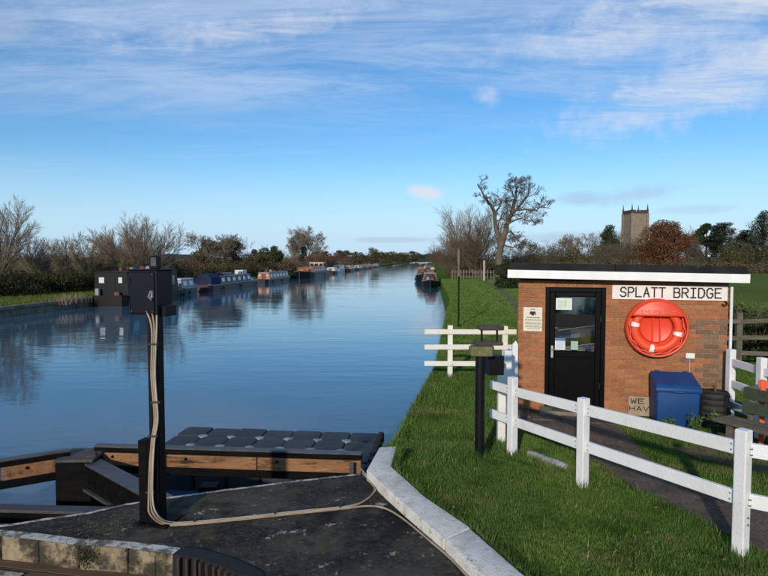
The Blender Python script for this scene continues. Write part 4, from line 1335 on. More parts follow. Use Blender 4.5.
MB().box((0.065, -BXD / 2 - 0.02, 1.755 + 0.17), (0.025, 0.018, 0.055)).tube([(0.065, -BXD / 2 - 0.03, 1.95), (0.05, -BXD / 2 - 0.04, 1.905), (0.075, -BXD / 2 - 0.035, 1.88)], 0.008, 6).build('padlock', 'steel', box, smooth='auto')
for hz_ in (0.07, 0.29):
    MB().tube([(-0.03 - BXW / 2 + 0.012, -BXD / 2 - 0.014, 1.755 + hz_ - 0.022), (-0.03 - BXW / 2 + 0.012, -BXD / 2 - 0.014, 1.755 + hz_ + 0.022)], 0.008, 8).build('door_hinge', 'black_paint', box, smooth='auto')
for bx_s in (-0.03 - BXW / 2 + 0.03, -0.03 + BXW / 2 - 0.03):
    for bz_s in (0.03, BXH - 0.03):
        MB().tube([(bx_s, -BXD / 2 - 0.012, 1.755 + bz_s), (bx_s, -BXD / 2 - 0.017, 1.755 + bz_s)], 0.006, 6).build('screw_head', 'slate_cap', box)
MB().box((0.115, 0.02, 1.785), (0.06, 0.14, 0.09)).build('gland_box', 'navy_metal', box, bevel=0.006)
MB().box((-0.03, 0, 1.755 + BXH + 0.006), (BXW + 0.02, BXD + 0.02, 0.012)).build('box_lid', 'navy_metal', box, bevel=0.003)
MB().box((0.025, -0.02, 1.755 + BXH + 0.065), (0.085, 0.05, 0.105)).build('lamp_bracket', 'navy_metal', ctl, bevel=0.006)
MB().box((0.03, -0.048, 1.755 + BXH + 0.07), (0.05, 0.006, 0.07)).build('lamp_lens', 'slate_cap', ctl)


def on_post(x, y, dy=0.0):
    return at_y(x, y, cp0.y - 0.11 + dy)


def smooth_path(pts, k=5):
    """Catmull-Rom through the points"""
    P = [Vector(p) for p in pts]; o = []
    for i in range(len(P) - 1):
        p0, p1, p2, p3 = P[max(i - 1, 0)], P[i], P[i + 1], P[min(i + 2, len(P) - 1)]
        for j in range(k):
            t = j / k
            o.append(0.5 * ((2 * p1) + (p2 - p0) * t + (2 * p0 - 5 * p1 + 4 * p2 - p3) * t * t + (3 * p1 - p0 - 3 * p2 + p3) * t ** 3))
    return o + [P[-1]]


run = [(165, 522), (185, 522.5), (230, 518.5), (272, 514), (310, 510), (345, 506.5)]
for ci, (dx, dz, mat, lab) in enumerate(((-2.0, 0.0, 'cable', 'tan cable leftmost of the three clipped to the control post'),
                                         (0.4, 0.010, 'cable', 'tan cable in the middle of the three clipped to the control post'),
                                         (2.6, 0.004, 'cable_grey', 'greyish cable rightmost of the three clipped to the control post'))):
    up = [on_post(151 + dx * 2.2, 311), on_post(154 + dx, 330), on_post(153 + dx * 0.8, 375), on_post(156 + dx * 0.7, 418), on_post(153 + dx * 0.6, 440), on_post(151 + dx * 0.7, 470, -0.02), on_post(150.5 + dx * 0.9, 500, -0.02), on_post(153 + dx * 1.5, 514, -0.03)]
    flat = [at_z(x + dx, y + 1.2 - dx * 0.55, ZA + 0.014 + dz) for x, y in run]
    tail = [at_z(364 + dx, 501 - dx * 0.5, ZA + 0.014 + dz), at_z(374 + dx * 0.8, 491 - dx, ZA + 0.016), at_z(370 + dx, 482, ZA + 0.018), at_z(362 + dx, 473, ZA + 0.02)] if ci > 0 else [at_z(366, 506, ZA + 0.014), at_z(384, 508, ZA + 0.014), at_z(402, 518, ZA + 0.014), at_z(430, 541, ZA + 0.014), at_z(452, 560, ZA + 0.014), at_z(478, 588, ZA + 0.014)]
    if ci == 2:
        tail += [at_z(360, 468, ZA - 0.12)]
    p = smooth_path(up + flat + tail)
    o = MB().tube(p, 0.0085 if ci < 2 else 0.0075, 8).build('cable', mat, smooth=True)
    tag(o, lab, 'cable', None)
for (x, y) in ((153.5, 344), (156, 402), (153, 436), (150.5, 492)):
    q = on_post(x, y, 0.0)
    MB().box((q.x - cp0.x, q.y - cp0.y, q.z - ZA), (0.075, 0.03, 0.014)).build('cable_tie', 'cable_tie', ctl).matrix_parent_inverse = Matrix.Rotation(math.radians(14.3), 4, 'Z')
for i, (x, y) in enumerate(((195, 522), (275, 514), (340, 507.5))):
    q = at_z(x, y, ZA + 0.016)
    tag(MB().box(tuple(q), (0.014, 0.075, 0.036), 0.1).build('cable_clip', 'cable_tie'), ('black clip holding the cables, nearest the control post', 'black clip holding the cables, middle of the run', 'black clip holding the cables, nearest the kerb')[i], 'clip')

# ------------------------------------------------------------------ timber works in the water
FZ = 0.10


def fender(name, label, a, c, cuts):
    t = thing(name, label, 'fender')
    d = (c - a).normalized(); nn = Vector((d.y, -d.x, 0))            # towards the camera
    Z = lambda z: Vector((0, 0, z))
    L = (c - a).length
    MB().bar(a + Z(FZ - 0.012), c + Z(FZ - 0.012), 0.10, 0.024).build('cap', 'slate_cap', t, bevel=0.005)
    MB().bar(a + Z(FZ - 0.055), c + Z(FZ - 0.055), 0.09, 0.062).build('waling', 'tar_timber', t, bevel=0.006)
    e = [0.0] + cuts + [1.0]
    for u0, u1 in zip(e[:-1], e[1:]):
        MB().bar(a + d * (u0 * L + 0.006) + nn * 0.005 + Z(FZ - 0.165), a + d * (u1 * L - 0.006) + nn * 0.005 + Z(FZ - 0.165), 0.10, 0.154).build('timber', 'timber', t, bevel=0.008, seg=2)
        q = a + d * (u0 * L + 0.25) + nn * 0.06 + Z(FZ - 0.13)
        MB().box(tuple(q), (0.03, 0.03, 0.03), math.atan2(d.y, d.x)).build('bolt_head', 'tar_timber', t, bevel=0.006)
    MB().bar(a + Z(FZ - 0.30), c + Z(FZ - 0.30), 0.09, 0.085).build('waling', 'tar_timber', t, bevel=0.006)
    return t


ar, cr = at_z(96, 452, FZ), at_z(362, 460.5, FZ)
al, cl = at_z(70, 457, FZ), at_z(0, 468, FZ)
cl = al + (cl - al) * 3.5
f1 = fender('timber_fender', 'long orange-brown timber fender with dark cap in front of the pontoon', ar, cr, [0.28, 0.62])
f2 = fender('timber_fender', 'orange-brown timber fender running left from the black corner pile', cl, al, [0.4, 0.72])
dd_ = (cr - ar).normalized()
for u in (0.12, 0.42, 0.74, 0.97):
    q = ar.lerp(cr, u)
    MB().box((q.x, q.y + 0.16, -0.95), (0.22, 0.20, 1.25)).build('pile', 'tar_timber', f1, bevel=0.01)
for u in (0.05, 0.4):
    q = cl.lerp(al, u)
    MB().box((q.x, q.y + 0.16, -0.95), (0.22, 0.20, 1.25)).build('pile', 'tar_timber', f2, bevel=0.01)
q = at_z(352, 462, FZ)
MB().box((q.x, q.y - 0.075, FZ - 0.10), (0.05, 0.03, 0.24)).box((q.x + 0.06, q.y - 0.07, FZ - 0.16), (0.10, 0.03, 0.05)).build('bracket', 'slate_cap', f1, bevel=0.004)
pc = at_z(82, 456, FZ)
t = thing('corner_pile', 'thick square black pile where the two timber fenders meet', 'pile')
MB().box((pc.x, pc.y - 0.02, -0.62), (0.43, 0.40, 1.42)).build('shaft', 'tar_timber', t, bevel=0.015)
MB().box((pc.x, pc.y, FZ + 0.012), (0.46, 0.46, 0.034), 0.05).build('cap', 'pile_top', t, bevel=0.008)
MB().box((pc.x + 0.10, pc.y - 0.09, FZ + 0.036), (0.20, 0.13, 0.016), 0.5).build('cap_offcut', 'pile_top', t, bevel=0.003)
a, c = at_z(90, 459.5, 0.085), at_z(146, 489, 0.085)
c = c + (c - a) * 0.35
d = (c - a).normalized()
t = thing('brace_beam', 'heavy black steel brace running from the corner pile to the tarmac', 'beam')
Z = lambda z: Vector((0, 0, z))
MB().bar(a + Z(-0.015), c + Z(-0.015), 0.20, 0.03).build('top_flange', 'slate_cap', t, bevel=0.004)
MB().bar(a + Z(-0.17), c + Z(-0.17), 0.16, 0.278).build('web', 'tar_timber', t)
MB().bar(a + Z(-0.325), c + Z(-0.325), 0.24, 0.03).build('bottom_flange', 'slate_cap', t, bevel=0.004)
a, c = at_z(-60, 505.5, -0.15), at_z(112, 509.5, -0.15)
t = thing('low_beam', 'dark horizontal beam close above the water beside the tarmac edge', 'beam')
MB().bar(a + Z(-0.015), c + Z(-0.015), 0.15, 0.03).build('top_plate', 'slate_cap', t, bevel=0.004)
MB().bar(a + Z(-0.19), c + Z(-0.19), 0.13, 0.318).build('web', 'tar_timber', t)
q = a.lerp(c, 0.2)
for u in (0.05, 0.5, 0.98):
    q = a.lerp(c, u)
    MB().box((q.x, q.y + 0.1, -0.85), (0.16, 0.16, 1.3)).build('pile', 'tar_timber', t)

# floating pontoon of plastic cubes
A5 = at_z(346.7, 440.8, -0.55); A0 = at_z(203.4, 435.6, -0.55)
e1 = (A5 - A0).normalized(); e2 = Vector((-e1.y, e1.x, 0))
pont = thing('pontoon', 'floating pontoon of dark grey plastic cubes with pale round pins', 'pontoon')
CS = 0.505
me = MB().box((0, 0, -0.2), (0.497, 0.497, 0.40)).mesh('float_cube', 'pontoon')
bm = bmesh.new(); bm.from_mesh(me)
bmesh.ops.bevel(bm, geom=[e for e in bm.edges if abs(e.verts[0].co.z - e.verts[1].co.z) > 0.1], offset=0.07, segments=3, profile=0.5, affect='EDGES')
bm.normal_update()
bmesh.ops.bevel(bm, geom=[e for e in bm.edges if e.verts[0].co.z > -0.01 and e.verts[1].co.z > -0.01], offset=0.032, segments=2, profile=0.6, affect='EDGES')
bm.to_mesh(me); bm.free()
me.polygons.foreach_set('use_smooth', [True] * len(me.polygons)); me.set_sharp_from_angle(angle=math.radians(50))
pin = MB().lathe([(0.085, -0.05), (0.085, 0.004), (0.078, 0.012), (0.0001, 0.014)], 16).mesh('pin', 'pontoon_pin')
prz = math.atan2(e1.y, e1.x)
for r_ in range(-3, 1):
    for c_ in range(-1, 6):
        q = A0 + e1 * ((c_ + 0.5) * CS) + e2 * ((r_ + 0.5) * CS)
        o = link('float_cube', me, pont, loc=(q.x, q.y, q.z + rnd.uniform(-.008, .008)))
        o.rotation_euler = (rnd.uniform(-.01, .01), rnd.uniform(-.01, .01), prz + rnd.choice((0, 1, 2, 3)) * math.pi / 2)
for r_ in (-2, -1, 0):
    for c_ in range(0, 6):
        q = A0 + e1 * (c_ * CS) + e2 * (r_ * CS)
        link('pin', pin, pont, smooth=True, loc=(q.x, q.y, q.z - 0.008 + rnd.uniform(-.003, .003)))
s_ = A0 + e1 * (6.08 * CS)
MB().bar(s_ + e2 * 0.45 + Z(-0.05), s_ - e2 * 1.6 + Z(-0.05), 0.09, 0.16).build('edge_fender', 'rubber', pont, bevel=0.02, seg=2)
for k in range(6):
    q = s_ + e2 * (0.35 - k * 0.34) + Z(0.03)
    MB().tube([q + Z(-0.05), q + Z(0.03)], [0.05, 0.04], 10).build('cleat', 'rubber', pont, smooth='auto')

# ------------------------------------------------------------------ grass
def blades(name, x, y, z, h, w, mat, seed, segs=2):
    g = np.random.default_rng(seed); N = len(x)
    a = g.uniform(0, 2 * np.pi, N); lean = g.uniform(0.05, 0.75, N) * h
    la = g.uniform(0, 2 * np.pi, N)
    dx, dy = np.cos(a) * w / 2, np.sin(a) * w / 2
    lx, ly = np.cos(la) * lean, np.sin(la) * lean
    b0 = np.stack([x - dx, y - dy, z - 0.01], 1); b1 = np.stack([x + dx, y + dy, z - 0.01], 1)
    tip = np.stack([x + lx, y + ly, z + h], 1)
    if segs == 1:
        v = np.stack([b0, b1, tip], 1).reshape(-1, 3)
        return raw_mesh(name, v, [np.arange(N * 3).reshape(-1, 3)], mat)
    m0 = np.stack([x - dx * 0.8 + lx * 0.35, y - dy * 0.8 + ly * 0.35, z + h * 0.6], 1)
    m1 = np.stack([x + dx * 0.8 + lx * 0.35, y + dy * 0.8 + ly * 0.35, z + h * 0.6], 1)
    v = np.stack([b0, b1, m1, m0, tip], 1).reshape(-1, 3)
    i = np.arange(N) * 5
    return raw_mesh(name, v, [np.stack([i, i + 1, i + 2, i + 3], 1), np.stack([i + 3, i + 2, i + 4], 1)], mat)


g = np.random.default_rng(21)
HUT_POLY = [tuple(hut_w(x, y, 0))[:2] for x, y in ((-0.05, -0.05), (HW + 0.05, -0.05), (HW + 0.05, HD), (-0.05, HD))]
STEP_POLY = [tuple(hut_w(x, y, 0))[:2] for x, y in ((-0.2, -0.72), (1.5, -0.72), (1.5, 0.0), (-0.2, 0.0))]
for bi, (y0, y1, dens, h0, h1, w, segs) in enumerate(((2.6, 6.0, 9000, 0.030, 0.075, 0.0042, 2), (6.0, 9.5, 5200, 0.035, 0.085, 0.006, 2), (9.5, 15, 2000, 0.04, 0.09, 0.011, 1), (15, 30, 650, 0.05, 0.11, 0.024, 1), (30, 75, 130, 0.07, 0.14, 0.06, 1))):
    xm = min(0.70 * y1 + 0.8, 22)
    n = int(dens * (y1 - y0) * (xm + 0.5))
    x = g.uniform(-0.5, xm, n); y = g.uniform(y0, y1, n)
    # tufts: thin out where a slow wave is low, keep the dirt nearly bare
    keep = (x > xb(y) + 0.01) & (np.abs(x) < 0.70 * y + 0.7)
    jx, jy = g.normal(size=n) * 0.035 + 0.05 * np.sin(y * 5.3), g.normal(size=n) * 0.035 + 0.05 * np.sin(x * 4.1)
    inp = inside(PATH, x + jx, y + jy)
    keep &= ~inp | (g.uniform(size=n) < 0.006)
    keep &= ~inside(HUT_POLY, x, y) & ~inside(STEP_POLY, x, y)
    keep &= ~(inside(DIRT, x, y) | inside(DIRT2, x, y)) | (g.uniform(size=n) < 0.12)
    x, y = x[keep], y[keep]
    clump = 0.75 + 0.35 * np.sin(x * 5.1 + 1.3 * np.sin(y * 3.7)) * np.sin(y * 4.3 + np.sin(x * 2.9))
    h = g.uniform(h0, h1, len(x)) * clump * (0.85 if y0 < 9 else 1)
    near_path = np.zeros(len(x), bool)
    o = link('lawn_grass', blades('lawn_grass', x, y, ground_z(x, y), h, w, 'grass_blade', 30 + bi, segs))
    tag(o, ('short green grass of the nearest lawn by the kerb', 'short green grass around the fence and black post', 'short green grass beside and in front of the hut', 'green grass of the canal bank beyond the white rail fence', 'distant green grass of the bank towards the picket fence')[bi], 'grass', kind='stuff')
n_ = 2600
x = g.uniform(0.0, 5.5, n_); y = g.uniform(3.2, 11, n_)
cl_ = np.sin(x * 3.1 + 2 * np.sin(y * 1.9)) * np.sin(y * 2.7 + x) > 0.15
k_ = (x > xb(y) + .02) & ~inside(PATH, x, y) & ~inside(HUT_POLY, x, y) & ~inside(STEP_POLY, x, y) & cl_
x, y = x[k_], y[k_]
M('straw_blade', (0.30, 0.25, 0.11), (0.20, 0.19, 0.07), 2, .8, island=.4, spec=.1)
tag(link('straw_grass', blades('straw_grass', x, y, ground_z(x, y), g.uniform(.03, .10, len(x)), .0055, 'straw_blade', 47)), 'dry straw-coloured blades scattered through the lawn', 'grass', kind='stuff')
n_ = 5200
x = g.uniform(0.0, 5.5, n_); y = g.uniform(3.2, 11, n_)
cl_ = np.sin(x * 4.3 + 2 * np.sin(y * 2.3)) * np.sin(y * 3.9 - x) > 0.55
k_ = (x > xb(y) + .02) & ~inside(PATH, x, y) & ~inside(HUT_POLY, x, y) & ~inside(STEP_POLY, x, y) & cl_
x, y = x[k_], y[k_]
tag(link('tuft_grass', blades('tuft_grass', x, y, ground_z(x, y), g.uniform(.07, .13, len(x)), .0065, 'grass_blade', 48)), 'longer darker tufts standing out of the lawn', 'grass', kind='stuff')
# longer grass hanging over the canal edge and along posts
ye = g.uniform(6.6, 30, 9000); xe = xb(ye) + np.abs(g.normal(size=9000)) * 0.07 - 0.03
o = link('edge_grass', blades('edge_grass', xe, ye, ground_z(xe, ye) - 0.04, g.uniform(0.06, 0.16, 9000), 0.010, 'grass_blade', 41))
tag(o, 'longer grass hanging along the right canal edge', 'grass', kind='stuff')
xe, ye = [], []
for p in (P1, P2, P3, Vector((1.605, 7.8, 0)), Vector((1.406, 12.2, 0)), Vector((2.57, 12.2, 0)), bp0):
    r_ = g.uniform(0.05, 0.16, 170); a_ = g.uniform(0, 2 * np.pi, 170)
    xe.append(p.x + r_ * np.cos(a_)); ye.append(p.y + r_ * np.sin(a_))
xe, ye = np.concatenate(xe), np.concatenate(ye)
tag(link('post_grass', blades('post_grass', xe, ye, ground_z(xe, ye), g.uniform(0.05, 0.14, len(xe)), 0.006, 'grass_blade', 42)), 'longer tufts of grass around the feet of the fence posts', 'grass', kind='stuff')
ye = g.uniform(26, 62, 26000); xe = xl(ye) - g.uniform(0, 9, 26000)
ze = -0.28 + 0.28 * sstep(3, 12, xl(ye) - xe)
tag(link('bank_grass', blades('bank_grass', xe, ye, ze, g.uniform(0.08, 0.26, 26000), 0.045, 'far_grass', 43, 1)), 'green grass strip on the far left canal bank', 'grass', kind='stuff')
# grass and dead leaves along the kerb and tarmac
xe, ye = [], []
for a, c in zip([kerbR[i] for i in (0, 1, 2, 3, 4)], [kerbR[i] for i in (1, 2, 3, 4, 5)]):
    u = g.uniform(size=500); xe.append(a.x + (c.x - a.x) * u + np.abs(g.normal(size=500)) * 0.03); ye.append(a.y + (c.y - a.y) * u)
xe, ye = np.concatenate(xe), np.concatenate(ye)
tag(link('kerb_grass', blades('kerb_grass', xe, ye, np.full(len(xe), ZA), g.uniform(0.08, 0.15, len(xe)), 0.005, 'grass_blade', 44)), 'grass growing tight along the lawn side of the kerb', 'grass', kind='stuff')

# weeds before the bin
def weed(name, label, x, y, h, spread, n, leaf, seed):
    r = random.Random(seed); t = thing(name, label, 'weed', (x, y, float(ground_z(x, y))))
    mb = MB(); pts = []
    for i in range(n):
        a = r.uniform(0, 6.28); rr_ = r.uniform(0.1, 1) * spread
        tip = Vector((math.cos(a) * rr_, math.sin(a) * rr_, h * r.uniform(0.6, 1)))
        mb.tube([(tip.x * .2, tip.y * .2, -0.02), (tip.x * .5, tip.y * .5, tip.z * .6), tip], [0.004, 0.003, 0.002], 4)
        for k in range(10):
            f_ = r.uniform(0.25, 1)
            pts.append((tip.x * f_ + r.gauss(0, leaf * .6), tip.y * f_ + r.gauss(0, leaf * .6), tip.z * f_ + r.gauss(0, leaf * .4)))
    mb.build('stems', 'weed_leaf', t)
    link('leaves', leaf_mesh('leaves', pts, leaf, 'weed_leaf', seed, 0.3), t)


for i, (x, y_, h, s_, lab) in enumerate(((2.18, -0.80, 0.22, 0.16, 'low green weeds in front of the left half of the blue bin'), (2.50, -0.84, 0.30, 0.16, 'leafy green weed in front of the middle of the blue bin'), (2.72, -0.80, 0.42, 0.13, 'tallest leafy weed by the right corner of the blue bin'), (3.02, -0.82, 0.20, 0.18, 'low weeds in front of the black tub'))):
    w_ = hut_w(x, y_, 0)
    weed('weed', lab, w_.x, w_.y, h, s_, 16, 0.05, 60 + i)

# ------------------------------------------------------------------ trees
class Twigs:
    def __init__(self): self.a = []; self.b = []; self.r = []

    def add(self, p, q, r0, r1): self.a.append(tuple(p)); self.b.append(tuple(q)); self.r.append((r0, r1))

    def mesh(self, name, mat):
        a, b, r = np.array(self.a), np.array(self.b), np.array(self.r)
        d = b - a; d /= np.linalg.norm(d, axis=1)[:, None] + 1e-9
        ref = np.where(np.abs(d[:, 2:3]) < 0.9, np.array([[0, 0, 1.0]]), np.array([[1.0, 0, 0]]))
        u = np.cross(d, ref); u /= np.linalg.norm(u, axis=1)[:, None]; w = np.cross(d, u)
        V = []
        for p, k in ((a, 0), (b, 1)):
            for j in range(3):
                t = 2 * np.pi * j / 3
                V.append(p + (u * np.cos(t) + w * np.sin(t)) * r[:, k:k + 1])
        v = np.stack(V, 1).reshape(-1, 3); i = np.arange(len(a)) * 6
        f = [np.stack([i + j, i + (j + 1) % 3, i + 3 + (j + 1) % 3, i + 3 + j], 1) for j in range(3)]
        return raw_mesh(name, v, [np.concatenate(f)], mat)


def rdir(r): return Vector((r.gauss(0, 1), r.gauss(0, 1), r.gauss(0, 1))).normalized()


def grow(r, p, d, L, rad, lev, P, wood, tw):
    """one limb and everything that grows from it; P holds one entry per level"""
    n = P['seg'][lev]
    pts, ds = [p.copy()], [d.copy()]
    for i in range(n):
        d = (d + rdir(r) * P['wig'][lev] + Vector((0, 0, 1)) * P['trop'][lev]).normalized()
        p = p + d * (L / n); pts.append(p); ds.append(d)
    tp = P.get('taper', 0.45)
    rads = [rad * (1 - (1 - tp) * i / n) for i in range(n + 1)]
    if lev <= P['woodlev']:
        wood.tube(pts, rads, 7 if lev == 0 else 5, caps=False)
    else:
        for i in range(n):
            tw.add(pts[i], pts[i + 1], rads[i], rads[i + 1])
    if lev + 1 >= len(P['seg']):
        return
    m = P['n'][lev]
    for k in range(m):
        f = P['t0'][lev] + (1 - P['t0'][lev]) * (k + r.uniform(0.2, 1)) / m
        f = min(f, 1.0); x = f * n; i = min(int(x), n - 1)
        q = pts[i].lerp(pts[i + 1], x - i)
        ax = ds[i].cross(rdir(r)).normalized()
        ang = math.radians(r.uniform(*P['ang'][lev]))
        nd = (Matrix.Rotation(ang, 3, ax) @ ds[i]).normalized()
        grow(r, q, nd, L * P['len'][lev] * r.uniform(0.65, 1.2) * (1.15 - 0.45 * f), max(rads[i] * P['rad'][lev], P['rmin']), lev + 1, P, wood, tw)


BARE = dict(seg=[5, 4, 3, 2, 2], wig=[.12, .18, .22, .25, .3], trop=[.05, .06, .05, .03, 0], n=[9, 7, 6, 4], t0=[.3, .25, .2, .2], ang=[(30, 65), (30, 65), (25, 60), (25, 60)], len=[.55, .55, .55, .6], rad=[.5, .5, .5, .6], rmin=0.012, woodlev=1)
FAN = dict(seg=[6, 3, 2, 2], wig=[.07, .12, .14, .15], trop=[.03, .05, .06, .05], n=[16, 9, 6], t0=[.15, .2, .2], ang=[(14, 36), (16, 38), (18, 40)], len=[.42, .5, .55], rad=[.45, .5, .6], rmin=0.011, woodlev=0, taper=0.25)
SHRUB = dict(seg=[4, 3, 2, 2], wig=[.15, .2, .25, .25], trop=[.06, .05, .04, .03], n=[8, 6, 5], t0=[.15, .15, .1], ang=[(20, 50), (20, 55), (20, 55)], len=[.55, .55, .6], rad=[.5, .5, .6], rmin=0.012, woodlev=0, taper=0.3)


def tree_meshes(kind, seed, h, twig_mat='twig', bark='bark', P=None, stems=1, spread=0.0, r0=None, dens=1.0, rmin=None):
    r = random.Random(seed); wood, tw = MB(), Twigs()
    P = dict(P or BARE)
    if rmin:
        P['rmin'] = rmin
    if dens != 1.0:
        P['n'] = [max(2, round(k * dens)) for k in P['n']]
    r0 = r0 or h * 0.022
    for s in range(stems):
        a = 2 * math.pi * (s + r.uniform(0, .6)) / stems
        tiltv = r.uniform(0.25, 1.0) * spread
        d = Vector((math.cos(a) * tiltv, math.sin(a) * tiltv, 1)).normalized()
        st = Vector((math.cos(a), math.sin(a), 0)) * (0.15 if stems > 1 else 0) * r.uniform(0.3, 1.6)
        st.z = -0.1
        grow(r, st, d, h * r.uniform(0.78, 1.0) * (0.75 if P is not FAN and stems == 1 else 0.86), r0 / math.sqrt(stems), 0, P, wood, tw)
    return wood.mesh('trunk', bark), tw.mesh('crown', twig_mat)


def plant_tree(name, label, px, Y, meshes, scale=1.0, rz=None, group=None, gz=0.0, X=None, cat='tree'):
    x = (px - 384) / F * Y if X is None else X
    t = thing(name, label, cat, (x, Y, gz), rnd.uniform(0, 6.28) if rz is None else rz, group, scale)
    for nm_, me in zip(('trunk', 'crown', 'ivy'), meshes):
        if me is not None:
            link(nm_, me, t)
    return t


def crown_cloud(seed, h, rx, n, leaf, mat, bark='bark', base=0.12, lumps=26, flat=0.0, shape='round', shell=0.5):
    """leafy tree: tapered trunk with limbs, leaf-sized faces in uneven lumps"""
    r = random.Random(seed); g_ = np.random.default_rng(seed)
    wood = MB()
    wood.tube([(0, 0, -0.2), (0.04 * h * r.uniform(-1, 1) * .5, 0, h * 0.35), (0, 0.02 * h, h * 0.8)], [h * .035, h * .024, h * .008], 8)
    L = []
    for i in range(lumps):
        f = (i + r.uniform(0, 1)) / lumps
        if shape == 'round':
            z = base * h + (1 - base) * h * (0.08 + 0.86 * f); prof = math.sin(math.pi * min(0.97, max(0.10, (0.12 + 0.86 * f)))) ** 0.6
        elif shape == 'cone':
            z = base * h + (1 - base) * h * f * 0.97; prof = (1 - f) ** 0.8 + 0.06
        else:
            z = base * h + (1 - base) * h * f * 0.95; prof = (1 - f * 0.75)
        a = r.uniform(0, 6.28); rad = rx * prof * math.sqrt(r.uniform(0.15, 1)) * 0.8
        s = rx * r.uniform(0.16, 0.36) * (0.6 + 0.6 * prof)
        L.append((math.cos(a) * rad, math.sin(a) * rad, z, s * 1.15, s * 1.15, s * (0.30 if shape == 'plate' else 0.75)))
        if i % 2 == 0:
            wood.tube([(0, 0, z * 0.75), (math.cos(a) * rad * .5, math.sin(a) * rad * .5, z * 0.9), (math.cos(a) * rad, math.sin(a) * rad, z)], [h * .012, h * .007, h * .003], 5)
    pts = lump_points(g_, L, n, shell)
    return wood.mesh('trunk', bark), leaf_mesh('crown', pts, leaf, mat, seed, flat)


# bare willows and thorns behind the far left bank
GZL = -0.02
fanA = tree_meshes('fan', 101, 7.0, 'willow_twig', 'bark', FAN, stems=18, spread=0.9, r0=0.34, dens=0.95)
fanB = tree_meshes('fan', 102, 5.2, 'grey_twig', 'bark', FAN, stems=7, spread=0.55, r0=0.2)
fanC = tree_meshes('fan', 103, 8.4, 'grey_twig', 'bark', FAN, stems=7, spread=0.5, r0=0.32, dens=1.15)
GW = 'bare shrubs on the far left bank'
plant_tree('willow_tree', 'tall bare grey-stemmed willow at the far left edge of the picture', -6, 45, fanC, 0.84, 0.4, gz=GZL)
plant_tree('willow_tree', 'bare fan-shaped pale willow above the moored dark boat', 139, 57, fanA, 0.98, 1.1, gz=GZL)
plant_tree('willow_tree', 'smaller bare willow leaning just right of the leftmost tall willow', 36, 52, fanB, 0.92, 2.0, gz=GZL)
plant_tree('willow_tree', 'low bare shrub left of the fan-shaped willow', 92, 58, fanB, 0.98, 3.9, gz=GZL)
plant_tree('willow_tree', 'thin bare shrub in the gap between the left willows', 66, 60, fanB, 0.98, 5.2, gz=GZL)
plant_tree('willow_tree', 'grey bare willow half hidden right of the fan-shaped one', 116, 62, fanB, 1.05, 0.8, gz=GZL)


def hedge(name, label, line, width, h, n, leaf, mat, seed, twig=None, cat='hedge', jag=0.35, gz=0.0):
    g_ = np.random.default_rng(seed); r = random.Random(seed)
    P_ = [Vector((*p, 0)) for p in line]; L = []
    for a, c in zip(P_[:-1], P_[1:]):
        k = max(2, int((c - a).length / (width * 0.32)))
        for i in range(k):
            q = a.lerp(c, (i + r.random()) / k)
            hh = h * r.uniform(1 - jag, 1.12)
            L.append((q.x + r.uniform(-.3, .3) * width, q.y + r.uniform(-.3, .3) * width, gz + hh * 0.42, width * r.uniform(.3, .55), width * r.uniform(.3, .55), hh * 0.56))
            L.append((q.x + r.uniform(-.4, .4) * width, q.y + r.uniform(-.4, .4) * width, gz + hh * r.uniform(.2, .75), width * .3, width * .3, hh * 0.3))
    pts = lump_points(g_, L, n, 0.3); pts = pts[pts[:, 2] > gz - 0.1]
    t = thing(name, label, cat, (P_[0].x, P_[0].y, gz))
    pts = pts - np.array([P_[0].x, P_[0].y, gz])
    link('foliage', leaf_mesh('foliage', pts, leaf, mat, seed), t)
    if twig:
        tw = Twigs()
        for i in range(int(n * 0.06)):
            q = Vector(pts[i]); d = (Vector((0, 0, 1.3)) + rdir(r)).normalized()
            tw.add(q, q + d * h * r.uniform(.12, .38), 0.012, 0.005)
        link('twigs', tw.mesh('twigs', twig), t)
    return t


hedge('bramble_hedge', 'dark bramble hedge on the grassy left bank', [(-35, 33), (-29.5, 39.5), (-27.2, 46), (-26, 52)], 2.6, 1.9, 26000, 0.16, 'leaf_bramble', 7, 'brown_twig', gz=GZL)
hedge('thorn_hedge', 'long reddish-brown bare hedge behind the left willows', [(-60, 66), (-38, 68), (-29, 74), (-25, 84)], 4.5, 3.2, 24000, 0.20, 'red_twig', 8, 'red_twig', gz=GZL)
hedge('scrub', 'olive brown scrub at the foot of the fan-shaped willow', [(-27.5, 54), (-24, 60), (-22.8, 66)], 2.6, 2.6, 11000, 0.16, 'leaf_olive', 9, 'brown_twig', gz=GZL)
hedge('scrub', 'dark brown scrub above the maroon narrowboat', [(-22.6, 70), (-20.5, 92)], 3.2, 2.6, 12000, 0.2, 'leaf_olive', 10, 'red_twig', gz=GZL)
hedge('scrub', 'brown scrub on the bank behind the cream barge', [(-20, 100), (-16, 150), (-12, 190)], 4.0, 2.4, 14000, 0.28, 'brown_twig', 11, 'red_twig', gz=GZL)
hedge('thorn_hedge', 'distant reddish hedge right of the ivy-clad round tree', [(-36, 150), (-22, 175), (-14, 215)], 6.0, 5.0, 9000, 0.4, 'red_twig', 12, gz=GZL)


